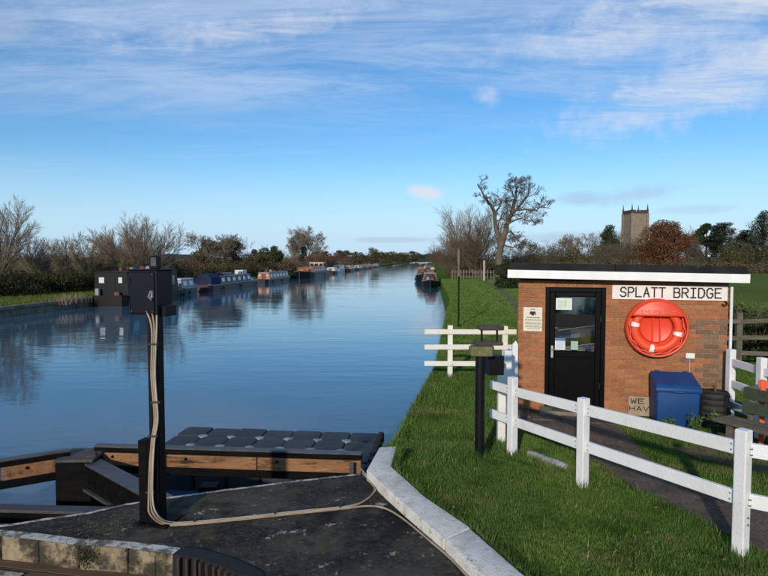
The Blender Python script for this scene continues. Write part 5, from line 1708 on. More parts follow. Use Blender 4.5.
def ivy_tree(seed, h, twig_mat, leaf_mat, n_leaf, P=BARE, ivy_h=0.7, ivy_r=0.22, stems=2, spread=0.3, leaf=0.2, dens=1.0, rmin=0.018):
    me = tree_meshes('t', seed, h, twig_mat, 'bark', P, stems, spread, dens=dens, rmin=rmin)
    g_ = np.random.default_rng(seed); r = random.Random(seed); L = []
    for i in range(16):
        f = i / 16; a = r.uniform(0, 6.28); q = h * ivy_r * r.uniform(0.1, 0.9)
        L.append((math.cos(a) * q, math.sin(a) * q, h * ivy_h * f, h * ivy_r * .5 * r.uniform(.6, 1.2), h * ivy_r * .5 * r.uniform(.6, 1.2), h * .09))
    return me + (leaf_mesh('ivy', lump_points(g_, L, n_leaf, .4), leaf, leaf_mat, seed),)


plant_tree('ivy_tree', 'olive ivy-covered tree with bare top left of the maroon narrowboat', 210, 84, ivy_tree(201, 7.0, 'grey_twig', 'leaf_olive', 9000, ivy_r=0.34, ivy_h=0.75, stems=3), 1.0, gz=GZL)
plant_tree('ivy_tree', 'dark ivy-covered tree with bare top above the maroon narrowboat', 232, 90, ivy_tree(202, 7.2, 'twig', 'leaf_dark', 9000, ivy_r=0.32, ivy_h=0.75, stems=3), 1.0, gz=GZL)
plant_tree('holly_tree', 'dark green bushy tree above the pink-cabined narrowboat', 272, 108, crown_cloud(203, 5.2, 2.6, 8000, 0.24, 'leaf_ivy', base=0.05), 1.0, gz=GZL)
plant_tree('holly_tree', 'olive green bush left of the dark bushy tree above the pink-cabined boat', 257, 106, crown_cloud(204, 4.4, 2.2, 7000, 0.22, 'leaf_olive', base=0.05), 1.0, gz=GZL)
plant_tree('bare_tree', 'small bare tree top rising between the two boats\' bushes', 265, 112, tree_meshes('t', 205, 6.2, 'willow_twig', dens=0.9), 1.0, gz=GZL)
plant_tree('round_tree', 'round bare tree with ivy on its trunk behind the cream barge', 303, 140, ivy_tree(206, 9.9, 'grey_twig', 'leaf_dark', 2600, ivy_r=0.10, ivy_h=0.55, stems=3, spread=0.5, leaf=0.3, dens=1.25, rmin=0.024), 1.0, gz=GZL)
plant_tree('round_tree', 'low bare bush left of the ivy-trunked round tree', 290, 135, tree_meshes('t', 207, 6.0, 'grey_twig', P=SHRUB, stems=5, spread=.6), 1.0, gz=GZL)
# far trees along the canal
far = [(338, 265, 7, 'leaf_far'), (347, 300, 7.5, 'leaf_ivy'), (357, 285, 6.8, 'leaf_far'), (369, 320, 9.6, 'leaf_olive'), (380, 400, 8.5, 'leaf_far'), (391, 450, 9, 'leaf_far'), (402, 520, 9, 'leaf_far'), (411, 640, 12, 'leaf_far'), (419, 800, 11, 'leaf_hazed'), (428, 860, 12, 'leaf_hazed'), (436, 700, 11, 'leaf_hazed'), (327, 330, 7.5, 'leaf_far'), (316, 300, 7, 'red_twig')]
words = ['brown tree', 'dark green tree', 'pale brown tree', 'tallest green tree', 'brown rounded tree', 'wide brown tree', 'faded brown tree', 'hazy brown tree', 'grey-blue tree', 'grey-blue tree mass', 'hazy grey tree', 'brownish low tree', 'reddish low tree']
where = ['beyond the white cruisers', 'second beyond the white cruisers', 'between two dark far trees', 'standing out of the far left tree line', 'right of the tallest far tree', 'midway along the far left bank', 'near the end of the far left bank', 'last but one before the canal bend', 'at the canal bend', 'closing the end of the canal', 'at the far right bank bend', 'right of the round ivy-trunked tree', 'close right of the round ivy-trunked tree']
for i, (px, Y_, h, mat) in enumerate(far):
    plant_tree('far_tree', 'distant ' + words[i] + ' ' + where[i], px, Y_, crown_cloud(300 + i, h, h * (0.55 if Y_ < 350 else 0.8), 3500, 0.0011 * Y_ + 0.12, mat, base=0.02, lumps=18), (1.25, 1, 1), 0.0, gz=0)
# far-off wood on the left horizon
hedge('distant_wood', 'dark distant wood on the horizon behind the left willows', [(-330, 420), (-230, 430), (-150, 460), (-80, 480), (-20, 560)], 14, 7.0, 12000, 1.0, 'leaf_hazed', 13)['kind'] = 'stuff'
hedge('distant_wood', 'hazy distant wood closing the view behind the canal bend', [(-40, 800), (60, 930), (180, 900), (320, 820)], 26, 13.0, 9000, 1.8, 'leaf_hazed', 14)['kind'] = 'stuff'

# right bank: the great bare oak, limbs traced at its own distance
YO = 72.0
r = random.Random(77)
wood, tw = MB(), Twigs()


def limb(pix, r0, r1, dep, nb, Lb):
    pts = []
    for i, (x, y) in enumerate(pix):
        f = i / (len(pix) - 1)
        pts.append(at_y(x, y, YO) + Vector((0, dep * f, 0)))
    pts = smooth_path(pts, 4)
    # crooked
    pts = [p + rdir(r) * 0.10 * min(1, i / 4) for i, p in enumerate(pts)]
    rad = [r0 + (r1 - r0) * (i / (len(pts) - 1)) ** 0.8 for i in range(len(pts))]
    wood.tube(pts, rad, 8, caps=False)
    for k in range(nb):
        f = 0.28 + 0.72 * (k + r.random()) / nb
        i = min(int(f * (len(pts) - 1)), len(pts) - 2)
        d0 = (pts[i + 1] - pts[i]).normalized()
        ax = d0.cross(rdir(r)).normalized()
        nd = Matrix.Rotation(math.radians(r.uniform(30, 80)), 3, ax) @ d0
        grow(r, pts[i], nd, Lb * r.uniform(.6, 1.2) * (1.2 - .5 * f), max(rad[i] * .35, .03), 0, OAKP, wood, tw)


OAKP = dict(seg=[4, 3, 2, 2], wig=[.26, .24, .22, .2], trop=[.06, .03, .02, 0], n=[7, 5, 5], t0=[.25, .2, .15], ang=[(25, 65), (22, 60), (20, 55)], len=[.62, .62, .62], rad=[.5, .5, .6], rmin=0.014, woodlev=0)
limb([(498, 280), (498.5, 262), (500, 248), (503, 238)], 0.50, 0.40, 0, 0, 1)
limb([(501, 246), (497, 232), (493, 214), (488, 204), (482.5, 199), (478, 191), (475, 186)], 0.34, 0.05, -2, 9, 1.7)
limb([(494, 216), (499, 208), (503, 201), (505, 196)], 0.15, 0.04, 1.5, 6, 1.4)
limb([(502, 240), (506, 230), (510, 220), (514, 209), (517, 199), (518, 190), (520, 184)], 0.42, 0.07, 1.5, 10, 1.9)
limb([(512, 214), (521, 205), (529, 196), (533, 187), (535, 181)], 0.2, 0.04, 2.5, 9, 1.7)
limb([(514, 210), (522, 210), (532, 211), (540, 208), (546, 210)], 0.17, 0.03, -2, 8, 1.5)
limb([(508, 224), (517, 219), (526, 222), (533, 226)], 0.14, 0.03, -3, 7, 1.4)
limb([(505, 234), (513, 232), (521, 240), (527, 246)], 0.13, 0.03, 2, 9, 1.6)
limb([(503, 244), (511, 248), (520, 245), (527, 250)], 0.12, 0.03, -2, 8, 1.6)
limb([(516, 201), (511, 192), (507, 186)], 0.14, 0.03, -1.5, 7, 1.5)
limb([(498, 236), (501, 222), (506, 212)], 0.12, 0.03, 2.5, 7, 1.6)
oak = thing('oak_tree', 'great bare forked oak beside the canal bank left of the hut', 'tree', (at_y(498, 280, YO).x, YO, 0))
bx_ = at_y(498, 280, YO).x
for v_ in (wood,):
    v_.v = [(a - bx_, b - YO, c) for a, b, c in v_.v]
tw.a = [(a - bx_, b - YO, c) for a, b, c in tw.a]; tw.b = [(a - bx_, b - YO, c) for a, b, c in tw.b]
link('trunk', wood.mesh('trunk', 'bark_oak'), oak, smooth=True); link('crown', tw.mesh('crown', 'twig'), oak)

thicket = tree_meshes('t', 401, 10.2, 'willow_twig', 'bark', FAN, stems=8, spread=0.62, r0=0.34, dens=0.95)
plant_tree('ash_tree', 'tall bare spreading tree left of the great oak', 468, 86, thicket, (1.12, 1, 1.06), 0.3)
shr = tree_meshes('t', 402, 7.2, 'brown_twig', 'bark', SHRUB, stems=10, spread=0.9, r0=0.3, dens=1.15)
plant_tree('thorn_tree', 'dense brown bare thorn tree between tall ash and oak', 479, 80, shr, 1.15, 0.4)
plant_tree('thorn_tree', 'dense brown thorn bush left of the tall bare tree', 459, 94, shr, 1.0, 2.0)
plant_tree('thorn_tree', 'small brown bush on the bank above the right-hand narrowboats', 450, 110, shr, 0.72, 3.1)
plant_tree('thorn_tree', 'brown bush behind the far narrowboat at the right bank', 442, 150, shr, 0.85, 4.2)
plant_tree('thorn_tree', 'low brown tree furthest along the right bank', 436, 220, shr, 1.0, 5.0)
plant_tree('thorn_tree', 'brown bare bush right of the oak trunk, above the hut roof', 530, 90, shr, 0.62, 1.2)
plant_tree('thorn_tree', 'brown bare bush above the left end of the hut roof', 515, 84, shr, 0.58, 2.9)
plant_tree('holly_bush', 'dark green bush at the left corner of the hut by the oak', 507, 50, crown_cloud(403, 2.7, 1.15, 9000, 0.12, 'leaf_dark', base=0.0, lumps=22), 1.0, 0.0, cat='bush')
hedge('scrub', 'brown scrub along the picket fence under the bare trees', [(9.5, 90), (14, 84), (19, 80)], 3.0, 2.6, 12000, 0.2, 'brown_twig', 15, 'brown_twig')

# trees behind the hut
bareA = tree_meshes('t', 501, 9.6, 'grey_twig', dens=1.15, rmin=0.022, stems=2, spread=.35)
bareB = tree_meshes('t', 502, 8.6, 'twig', P=SHRUB, rmin=0.022, stems=6, spread=.6, dens=1.1)
pop = tree_meshes('t', 503, 15.0, 'grey_twig', P=FAN, rmin=0.022, stems=3, spread=.12, r0=.25)
R_ = [('bare_tree', 'bare rounded tree above the door end of the hut roof', 571, 150, bareA, .88), ('bare_tree', 'bare tree with rooks\'-nest clumps left of the dark yew', 586, 160, bareA, .95), ('bare_tree', 'brownish bare bush over the left third of the hut roof', 552, 130, bareB, .72),
      ('bare_tree', 'bare brown tree below the church tower', 628, 140, bareB, .82), ('bare_tree', 'bare bush between the yew and the copper tree', 613, 132, bareB, .72),
      ('poplar_tree', 'thin bare poplar left of the church tower', 605, 230, pop, 1.0), ('poplar_tree', 'thin bare poplar just touching the church tower', 616, 225, pop, .98), ('poplar_tree', 'thin bare poplar right of the copper tree top', 686, 210, pop, .93), ('poplar_tree', 'bare tree top behind the copper tree and cedar', 695, 190, pop, .9),
      ('bare_tree', 'pale bare tree between the cedar and the pointed conifer', 738, 150, bareA, 1.03), ('bare_tree', 'bare brown shrub left of the cedar', 696, 118, bareB, .74), ('bare_tree', 'bare brown shrub under the pointed conifer', 750, 128, bareB, .74), ('bare_tree', 'bare tree at the right edge beyond the conifer', 775, 150, bareA, 1.1), ('bare_tree', 'brownish bare tree at the middle of the hut roof line', 598, 125, bareB, .62)]
for i, (nm_, lab, px, Y_, me_, s_) in enumerate(R_):
    plant_tree(nm_, lab, px, Y_, me_, s_, i * 1.3)
plant_tree('yew_tree', 'dark green pointed yew left of the church tower', 608, 150, crown_cloud(511, 11.4, 5.2, 18000, 0.30, 'leaf_yew', base=0.02, shape='cone', lumps=60), 1.0, 0.0)
plant_tree('yew_tree', 'small dark round tree at the foot of the church tower', 654, 170, crown_cloud(512, 10.8, 2.6, 5000, 0.30, 'leaf_dark', base=0.3), 1.0, 0.0)
plant_tree('copper_tree', 'broad russet-leaved tree right of the church tower', 664, 122, crown_cloud(513, 10.9, 6.4, 26000, 0.30, 'leaf_copper', base=0.0, lumps=60), 1.0, 0.0)
plant_tree('pine_tree', 'dark round-topped evergreen left of the cedar', 706, 140, crown_cloud(514, 11.8, 3.6, 15000, 0.32, 'leaf_dark', base=0.15), 1.0, 0.0)
plant_tree('cedar_tree', 'dark spreading cedar with level branch plates', 722, 134, crown_cloud(515, 11.6, 5.4, 26000, 0.30, 'leaf_cedar', base=0.03, shape='plate', lumps=80, flat=.4), 1.0, 0.0)
plant_tree('conifer_tree', 'tall pointed conifer with drooping branches at the right edge', 762, 128, crown_cloud(516, 13.2, 5.6, 26000, 0.28, 'leaf_cedar', base=0.02, shape='cone', lumps=90, flat=.3), 1.0, 0.0)
plant_tree('cedar_tree', 'dark evergreen filling the gap between cedar and pointed conifer', 744, 140, crown_cloud(517, 10.2, 4.6, 16000, 0.30, 'leaf_yew', base=0.03, shape='plate', lumps=60, flat=.3), 1.0, 0.6)
hedge('tree_belt', 'olive brown belt of scrub below the bare trees left of the church', [(36, 142), (46, 138), (58, 140), (66, 138)], 5.5, 6.8, 22000, 0.30, 'leaf_olive', 18, 'brown_twig')
hedge('tree_belt', 'brown scrub under the cedar and conifer at the right', [(66, 114), (76, 110), (92, 106)], 5.0, 6.2, 22000, 0.28, 'leaf_olive', 19, 'brown_twig')
hedge('field_hedge', 'low brown hedge at the far side of the field', [(20, 118), (40, 112), (70, 108), (95, 104)], 3.5, 3.0, 16000, 0.25, 'brown_twig', 16, 'brown_twig')
hedge('garden_hedge', 'dark leafy hedge behind the rustic fence right of the hut', [(6.2, 14.6), (8.5, 14.5), (12.5, 14.0), (15, 13)], 1.3, 1.45, 26000, 0.085, 'leaf_dark', 17, 'brown_twig', jag=.25)

# trees behind the camera, beyond the bridge: they show in the door glass
for i, (x_, y_, h_, lab) in enumerate(((-14, -62, 8.5, 'dark evergreen tree behind the photographer, leftmost'), (-4, -58, 7.5, 'olive tree behind the photographer, in the middle'), (6, -64, 9.0, 'dark evergreen tree behind the photographer, rightmost'))):
    plant_tree('garden_tree', lab, 0, y_, crown_cloud(601 + i, h_, 4.6, 7000, 0.42, ('leaf_yew', 'leaf_olive', 'leaf_ivy')[i], base=0.02, lumps=40), 1.0, 0.0, X=x_)


# ------------------------------------------------------------------ church tower
YT = 245.0
ct = at_z(634, 260, 2.5) if False else None
tx = (634 - 384) / F * YT
tower = thing('church_tower', 'square stone church tower with four pinnacles above the trees', 'church tower', (tx, YT, 0), math.radians(-23 + 30))
TW = 6.9
zt = CAM_H + (260 - 214) / F * YT
st = MB().box((0, 0, zt / 2), (TW, TW, zt)).build('shaft', 'church_stone', tower)
MB().box((0, 0, zt + 0.1), (TW + 0.5, TW + 0.5, 0.35)).build('string_course', 'church_dark', tower)
MB().box((0, 0, zt - 8.5), (TW + 0.3, TW + 0.3, 0.3)).build('string_course', 'church_stone', tower)
for s_ in (-1, 1):
    for ax in (0, 1):
        for i in range(4):
            u = -TW / 2 + 1.05 + i * (TW - 2.1) / 3
            p = (u, s_ * (TW / 2), zt + 0.80) if ax == 0 else (s_ * (TW / 2), u, zt + 0.80)
            MB().box(p, (1.15, 0.4, 1.05) if ax == 0 else (0.4, 1.15, 1.05)).build('merlon', 'church_dark', tower)
        p = (0, s_ * TW / 2, zt + 0.42) if ax == 0 else (s_ * TW / 2, 0, zt + 0.42)
        MB().box(p, (TW, 0.36, 0.30) if ax == 0 else (0.36, TW - 0.4, 0.28)).build('parapet', 'church_dark', tower)
for sx_ in (-1, 1):
    for sy_ in (-1, 1):
        x, y = sx_ * TW / 2, sy_ * TW / 2
        MB().box((x, y, zt / 2), (0.95, 0.95, zt)).build('buttress', 'church_stone', tower)
        MB().tube([(x, y, zt), (x, y, zt + 1.5), (x, y, zt + 1.7), (x, y, zt + 4.0)], [0.42, 0.42, 0.30, 0.05], 6).build('pinnacle', 'church_dark', tower)
for rz_, (nx, ny) in ((0, (0, -1)), (0, (-1, 0)), (0, (1, 0))):
    w_ = MB()
    for o_ in (-0.75, 0.75):
        c_ = (nx * (TW / 2 + .02) + ny * 0 + (o_ if ny else 0), ny * (TW / 2 + .02) + (o_ if nx else 0), zt - 3.6)
        MB().box(c_, (0.95 if ny else 0.12, 0.12 if ny else 0.95, 3.0)).build('belfry_louvre', 'church_stone', tower)

# ------------------------------------------------------------------ boats
def narrowboat(name, label, L, B, hullm, cabm, roofm, x0, x1, cabh=0.85, free=0.75, wins=6, canopy=None, winm='window_glass', clutter=0, group=None, loc=(0, 0, 0), rz=0.0, bow=2.6, wheelhouse=None, seed=1, cat='narrowboat', frame='boat_cream', band=None, panel=None, tyres=2, extra=(), cratch=None):
    """stern at x=0, bow at x=L; z=0 is the waterline"""
    r = random.Random(seed)
    t = thing(name, label, cat, loc, rz, group)
    st = []
    for u in (0, 0.25, 0.8, L * .3, L * .6, L - bow, L - bow * .6, L - bow * .25, L - 0.03):
        w = B / 2
        if u < 0.8: w *= 0.72 + 0.28 * (u / 0.8) ** .5
        if u > L - bow: w *= max(0.05, 1 - ((u - (L - bow)) / bow) ** 1.8)
        top = free + (0.32 * ((u - (L - bow)) / bow) ** 1.5 if u > L - bow else 0) + (0.06 if u < .8 else 0)
        st.append((u, w, top))
    mb = MB()
    for u, w, top in st:
        mb.v += [(u, -w, top), (u, -w * .97, -0.35), (u, w * .97, -0.35), (u, w, top)]
    for i in range(len(st) - 1):
        for k in range(4):
            a, b = i * 4 + k, i * 4 + (k + 1) % 4
            mb.f.append((a, b, b + 4, a + 4))
    mb.f.append((0, 3, 2, 1)); e = (len(st) - 1) * 4; mb.f.append((e, e + 1, e + 2, e + 3))
    hull = mb.build('hull', hullm, t)
    for s_ in (-1, 1):
        MB().tube([(u, s_ * (w + .015), top - .03) for u, w, top in st], 0.045, 5).build('rubbing_strake', band or 'gunwale', hull)
    if x1 > x0:
        w0, w1 = B / 2 - 0.14, B / 2 - 0.30
        mb = MB(); zc = free + cabh
        for x in (x0, x1):
            mb.v += [(x, -w0, free - .02), (x, w0, free - .02), (x, w1, zc), (x, -w1, zc)]
        mb.f = [(0, 3, 2, 1), (4, 5, 6, 7), (1, 2, 6, 5), (0, 4, 7, 3), (2, 3, 7, 6), (0, 1, 5, 4)]
        cab = mb.build('cabin', cabm, t)
        mb = MB(); k = 6
        for x in (x0 - .06, x1 + .06):
            for i in range(k + 1):
                f = i / k * 2 - 1
                mb.v.append((x, f * (w1 + .05), zc + .012 + .07 * (1 - f * f)))
            mb.v += [(x, w1 + .05, zc - .03), (x, -w1 - .05, zc - .03)]
        m_ = k + 3
        mb.f = [tuple(range(m_)), tuple(range(m_, 2 * m_))[::-1]] + [(i, m_ + i, m_ + (i + 1) % m_, (i + 1) % m_) for i in range(m_)]
        mb.build('roof', roofm, t)
        for s_ in (-1, 1):
            for i in range(wins):
                x = x0 + (x1 - x0) * (i + .5) / wins
                ww = min(0.9, (x1 - x0) / wins * .52); zz = free + cabh * .52
                yy = s_ * (w0 + (w1 - w0) * .52 + .012)
                tl = math.atan2(w0 - w1, cabh) * s_
                R2 = Matrix.Rotation(tl, 3, 'X')
                fr_ = MB().box((x, yy, zz), (ww + .10, .03, cabh * .46 + .08), rot=R2).build('window', frame, cab)
                MB().box((x, yy + s_ * .012, zz), (ww, .024, cabh * .46), rot=R2).build('pane', winm, fr_)
        for s_ in (-1, 1):
            MB().tube([(x0 + .2, s_ * w1 * .8, zc + .09), (x1 - .2, s_ * w1 * .8, zc + .09)], .022, 5).build('handrail', band or 'boat_brown', t)
            if panel:
                for i in range(wins + 1):
                    x = x0 + (x1 - x0) * i / wins
                    xa, xb_ = max(x0 + .05, x - .22), min(x1 - .05, x + .22)
                    zz = free + cabh * .5; yy = s_ * (w0 + (w1 - w0) * .5 + .006)
                    MB().box(((xa + xb_) / 2, yy, zz), (xb_ - xa, .02, cabh * .62), rot=Matrix.Rotation(math.atan2(w0 - w1, cabh) * s_, 3, 'X')).build('side_panel', panel, cab)
        for i in range(tyres):
            x = L * (i + .6) / max(1, tyres)
            MB().tube([(x, -B / 2 - .09, free * .62), (x, -B / 2 - .09, free * .1)], .07, 7).build('fender', 'rubber', hull)
            MB().tube([(x, B / 2 + .09, free * .62), (x, B / 2 + .09, free * .1)], .07, 7).build('fender', 'rubber', hull)
        # doors and end windows in both bulkheads
        MB().box((x0 - .012, 0, free + cabh * .42), (.03, .62, cabh * .8)).build('stern_door', hullm if cat == 'houseboat' else 'boat_brown', cab)
        for s_ in (-1, 1):
            MB().box((x0 - .015, s_ * (.72 if cat == 'houseboat' else .58), free + cabh * (.66 if cat == 'houseboat' else .58)), (.03, .40 if cat == 'houseboat' and s_ > 0 else .28, cabh * .24)).build('end_window', 'pale_window' if cat == 'houseboat' else winm, cab)
        MB().tube([(x0 + 1.3, w1 * .5, zc), (x0 + 1.3, w1 * .5, zc + .5)], .075, 8).build('chimney', 'hull_black', t)
        for i in range(clutter):
            x = r.uniform(x0 + .4, x1 - .4); y = r.uniform(-w1 * .7, w1 * .7); kind = r.choice(('box', 'pot', 'bag', 'bike'))
            zz = zc + .06
            if kind == 'box':
                s3 = (r.uniform(.3, .8), r.uniform(.25, .5), r.uniform(.15, .4))
                MB().box((x, y, zz + s3[2] / 2), s3, r.uniform(-.4, .4)).build('roof_box', r.choice(('boat_brown', 'boat_green', 'boat_grey', 'old_wood')), t, bevel=.02)
            elif kind == 'pot':
                MB().lathe([(.11, 0), (.15, .24), (.12, .25)], 10, (x, y, zz)).build('plant_pot', 'pot_red', t)
                g_ = np.random.default_rng(seed * 50 + i)
                link('plant', leaf_mesh('plant', np.array([x, y, zz + .42]) + g_.normal(size=(90, 3)) * np.array([.14, .14, .13]), .11, r.choice(('leaf_ivy', 'weed_leaf')), i), t)['kind'] = 'stuff'
            elif kind == 'bag':
                MB().lathe([(.2, 0), (.26, .12), (.2, .26), (.06, .34)], 9, (x, y, zz)).build('sack', r.choice(('boat_red', 'canvas_blue', 'boat_grey', 'boat_pink')), t, smooth=True)
            else:
                MB().box((x, y, zz + .12), (1.2, .12, .1), r.uniform(-.1, .1)).build('plank', 'old_wood', t)
    if canopy:
        a, c, mat, hh = canopy
        w = B / 2 - .12; mb = MB(); prof = [(-w, free), (-w * .95, free + hh * .7), (-w * .6, free + hh), (w * .6, free + hh), (w * .95, free + hh * .7), (w, free)]
        for x, f in ((a, .92), (a + (c - a) * .3, 1.0), (c, 1.0)):
            mb.v += [(x, y, free + (z - free) * f) for y, z in prof]
        for i in range(2):
            for k in range(5):
                q = i * 6 + k
                mb.f.append((q, q + 6, q + 7, q + 1))
        mb.f += [tuple(range(6)), tuple(range(12, 18))[::-1]]
        cv = mb.build('canopy', mat, t)
        MB().box((a - .004, 0, free + hh * .5), (.03, .8, hh * .42)).build('canopy_window', 'window_glass', cv)
    for (x, y, z_, sx_, sy_, sz_, mat, nm2) in extra:
        MB().box((x, y, free + z_ + sz_ / 2), (sx_, sy_, sz_)).build(nm2, mat, t, bevel=min(.06, sz_ * .3), seg=2)
    if cratch:
        a, c, mat, hh = cratch
        w = B / 2 - .2; mb = MB()
        mb.v = [(a, -w, free), (a, w, free), (a, w * .5, free + hh), (a, -w * .5, free + hh), (c, -w * .8, free), (c, w * .8, free), (c - .35, w * .3, free + hh * .85), (c - .35, -w * .3, free + hh * .85)]
        mb.f = [(0, 3, 2, 1), (4, 5, 6, 7), (0, 4, 7, 3), (1, 2, 6, 5), (2, 3, 7, 6), (0, 1, 5, 4)]
        cv = mb.build('cratch_cover', mat, t, bevel=.03)
        MB().box((c - .16, 0, free + hh * .42), (.03, w * .5, hh * .35), rot=Matrix.Rotation(-.42, 3, 'Y')).build('cratch_window', 'window_glass', cv)
    if wheelhouse:
        a, c, mat, hh = wheelhouse
        w = B / 2 - .45
        wh = MB().box(((a + c) / 2, 0, free + hh / 2), (c - a, 2 * w, hh)).build('wheelhouse', mat, t, bevel=.04)
        MB().box(((a + c) / 2, 0, free + hh + .05), (c - a + .35, 2 * w + .3, .09)).build('wheelhouse_roof', mat, wh, bevel=.03)
        for s_ in (-1, 1):
            for i in range(3):
                x = a + (c - a) * (i + .5) / 3
                MB().box((x, s_ * (w + .005), free + hh * .68), ((c - a) / 3 * .72, .03, hh * .38)).build('wheelhouse_window', 'window_glass', wh)
        for x in (a - .005, c + .005):
            for i in range(3):
                y = -w + 2 * w * (i + .5) / 3
                MB().box((x, y, free + hh * .68), (.03, 2 * w / 3 * .74, hh * .38)).build('wheelhouse_window', 'window_glass', wh)
    return t


def left_berth(Y0, off):
    return Vector((float(xl(Y0)) + off, Y0, WATER))


CDIR = math.atan2(1.0, 0.076)
CD = Vector((0.076, 1, 0)).normalized()


def rot_to(a): return a


# x runs from stern to bow; the boats lie along the bank (angle CDIR points away from the camera)
p = left_berth(42.2, 1.75)
narrowboat('houseboat', 'black houseboat with pale end window behind the control box', 11.0, 3.0, 'hull_black', 'boat_navy', 'hull_black', 0.5, 9.0, 1.75, 0.75, 4, winm='window_glass', loc=p, rz=CDIR, seed=2, bow=1.6, cat='houseboat', frame='boat_navy', band='hull_black', clutter=9, tyres=3, extra=((0.25, 0.9, 0.0, .3, .3, .55, 'boat_grey', 'gas_bottle'), (0.28, -0.6, 0.0, .35, .4, .3, 'boat_brown', 'deck_box')))
p = left_berth(54.6, 1.15)
narrowboat('cabin_cruiser', 'small grey-blue cruiser with white-framed windows right of the control box', 5.0, 1.9, 'boat_teal', 'boat_grey', 'boat_white', 0.35, 3.2, 0.85, 0.70, 2, loc=p, rz=CDIR, seed=3, winm='pale_window', frame='boat_white', bow=1.8, cat='boat')
p = left_berth(61.0, 1.35)
narrowboat('narrowboat', 'long maroon narrowboat with blue canvas stern cover', 18.6, 2.2, 'hull_maroon', 'boat_brown', 'boat_grey', 3.4, 14.6, 0.85, 0.72, 6, canopy=(0.5, 3.4, 'canvas_blue', 1.15), clutter=7, loc=p, rz=CDIR, seed=4, winm='pale_window', frame='boat_grey', panel='hull_maroon', tyres=3, extra=((13.2, 0, .86, 1.6, 1.1, .55, 'boat_white', 'roof_locker'), (15.0, .2, .0, .5, .5, 1.5, 'hull_black', 'bow_locker'), (8.0, .1, .9, 1.9, .8, .28, 'boat_grey', 'roof_locker'), (5.0, 0, .9, .7, .6, .35, 'canvas_blue', 'roof_locker')), cratch=(14.6, 16.4, 'boat_white', .8))
p = left_berth(82.5, 1.35)
narrowboat('narrowboat', 'narrowboat with pink end and pale cabin moored in the middle left', 16.0, 2.15, 'hull_blue', 'boat_pink', 'boat_grey', 2.0, 13.4, 0.9, 0.62, 6, clutter=7, loc=p, rz=CDIR, seed=5, frame='boat_white', winm='pale_window', panel='boat_cream', tyres=3, cratch=(13.4, 15.0, 'canvas_blue', .7))
p = left_berth(126, 2.2)
narrowboat('barge', 'broad black barge with cream wheelhouse below the round bare tree', 22.0, 3.8, 'hull_black', 'boat_brown', 'boat_pink', 6.2, 16.5, 0.75, 1.15, 5, wheelhouse=(2.6, 5.8, 'boat_cream', 1.75), clutter=9, loc=p, rz=CDIR + math.pi, seed=6, bow=4, cat='barge', frame='boat_cream', extra=((17.6, 0, 0, 1.2, 1.6, .5, 'boat_pink', 'deck_box'), (19.0, .3, .05, .5, .5, .45, 'pot_red', 'deck_box')))
for i, (Y_, L_, B_, hm, cm, rm_, lab, ch_, fr_) in enumerate(((142, 7.5, 2.4, 'boat_navy', 'boat_white', 'boat_white', 'dark-hulled white-topped cruiser just beyond the barge', .8, .7),
                                                           (153, 8, 2.6, 'boat_white', 'boat_white', 'boat_teal', 'white cruiser with pale blue top beyond the barge', 1.2, .9),
                                                           (172, 14, 2.1, 'hull_black', 'boat_grey', 'boat_white', 'grey-roofed narrowboat first beyond the white cruisers', .9, .7),
                                                           (193, 15, 2.1, 'hull_black', 'boat_cream', 'boat_grey', 'cream-sided narrowboat second beyond the white cruisers', .9, .7),
                                                           (214, 15, 2.1, 'boat_navy', 'boat_green', 'boat_grey', 'green far narrowboat third beyond the white cruisers', .9, .7),
                                                           (236, 16, 2.1, 'hull_black', 'boat_red', 'boat_grey', 'reddish far narrowboat fourth beyond the white cruisers', .9, .7),
                                                           (262, 16, 2.1, 'hull_black', 'boat_grey', 'boat_grey', 'last tiny narrowboat of the left-hand row', .9, .7))):
    p = left_berth(Y_, 1.3)
    narrowboat('moored_boat', lab, L_, B_, hm, cm, rm_, L_ * .12, L_ * .8, ch_, fr_, 4, loc=p, rz=CDIR, seed=20 + i, clutter=2 if L_ > 10 else 0, group='far moored boats on the left bank', cat='boat', frame='boat_white')
# right bank: bows towards the camera
RD = math.atan2(-1.0, -0.081)


def right_berth(Yb, L, off):
    Y_ = Yb + L
    return Vector((float(xb(Y_)) - off, Y_, WATER))


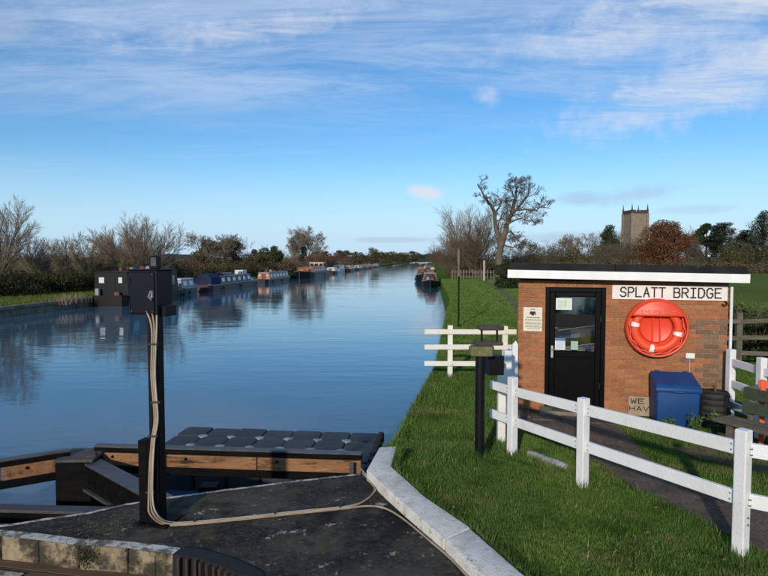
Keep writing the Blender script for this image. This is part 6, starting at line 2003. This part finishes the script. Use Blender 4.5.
narrowboat('narrowboat', 'cluttered black narrowboat, nearer of the two on the right bank, bow on', 15, 2.1, 'hull_black', 'boat_brown', 'boat_grey', 1.5, 11.0, .95, .75, 5, clutter=26, loc=right_berth(70, 15, 1.35), rz=RD, seed=41, frame='boat_cream', cratch=(11.0, 12.8, 'hull_maroon', .85), extra=((13.3, .25, .05, .5, .4, .35, 'boat_brown', 'deck_box'), (13.2, -.3, .05, .35, .35, .5, 'boat_grey', 'deck_box'), (10.4, 0, .95, .9, 1.0, .5, 'boat_brown', 'roof_locker'), (8.9, .3, .98, .8, .5, .7, 'boat_cream', 'roof_locker')))
narrowboat('narrowboat', 'reddish cluttered narrowboat, farther of the two on the right bank', 17, 2.2, 'hull_black', 'boat_brown', 'boat_grey', 1.5, 13.0, 1.1, 1.0, 5, cratch=(13.0, 15.0, 'boat_brown', .9), clutter=26, loc=right_berth(88, 17, 2.6), rz=RD, seed=42, frame='boat_white', wheelhouse=(0.6, 2.8, 'boat_white', 1.8))
g = np.random.default_rng(90)
# reeds at the boats' bank
for i, (Y_, lab) in enumerate(((41, 'clump of dry reeds at the waterline left of the houseboat'), (39.6, 'small dry weed hanging from the concrete canal edge'))):
    q = left_berth(Y_, 0.25)
    x = q.x + g.normal(size=160) * .25; y = q.y + g.normal(size=160) * .5
    tag(link('reed_clump', blades('reed_clump', x, y, np.full(160, -0.55), g.uniform(.3, .8, 160), .03, 'willow_twig', 91 + i)), lab, 'reeds')

# fallen leaves on path, lawn and tarmac
xs, ys = g.uniform(0.2, 5.5, 900), g.uniform(3.0, 9.5, 900)
k_ = (xs > xb(ys) + .05) & ~inside(HUT_POLY, xs, ys)
on_path = inside(PATH, xs, ys)
k_ &= on_path | (g.uniform(size=900) < .45)
xs, ys, on_path = xs[k_], ys[k_], on_path[k_]
zs = ground_z(xs, ys) + np.where(on_path, .022, .05)
M('dead_leaf', (0.20, 0.115, 0.045), (0.12, 0.07, 0.035), 6, .85, island=.4)
tag(link('leaf_litter', leaf_mesh('leaf_litter', np.stack([xs, ys, zs], 1), .035, 'dead_leaf', 3, 1.0)), 'scattered brown fallen leaves on path and lawn', 'leaves', kind='stuff')
xs, ys = g.uniform(-3.0, 0.9, 260), g.uniform(4.2, 6.2, 260)
k_ = inside([(q[0], q[1]) for q in poly], xs, ys)
tag(link('grit', leaf_mesh('grit', np.stack([xs[k_], ys[k_], np.full(k_.sum(), ZA + .012)], 1), .02, 'dead_leaf', 4, 1.0)), 'small leaf bits and grit scattered on the tarmac', 'grit', kind='stuff')
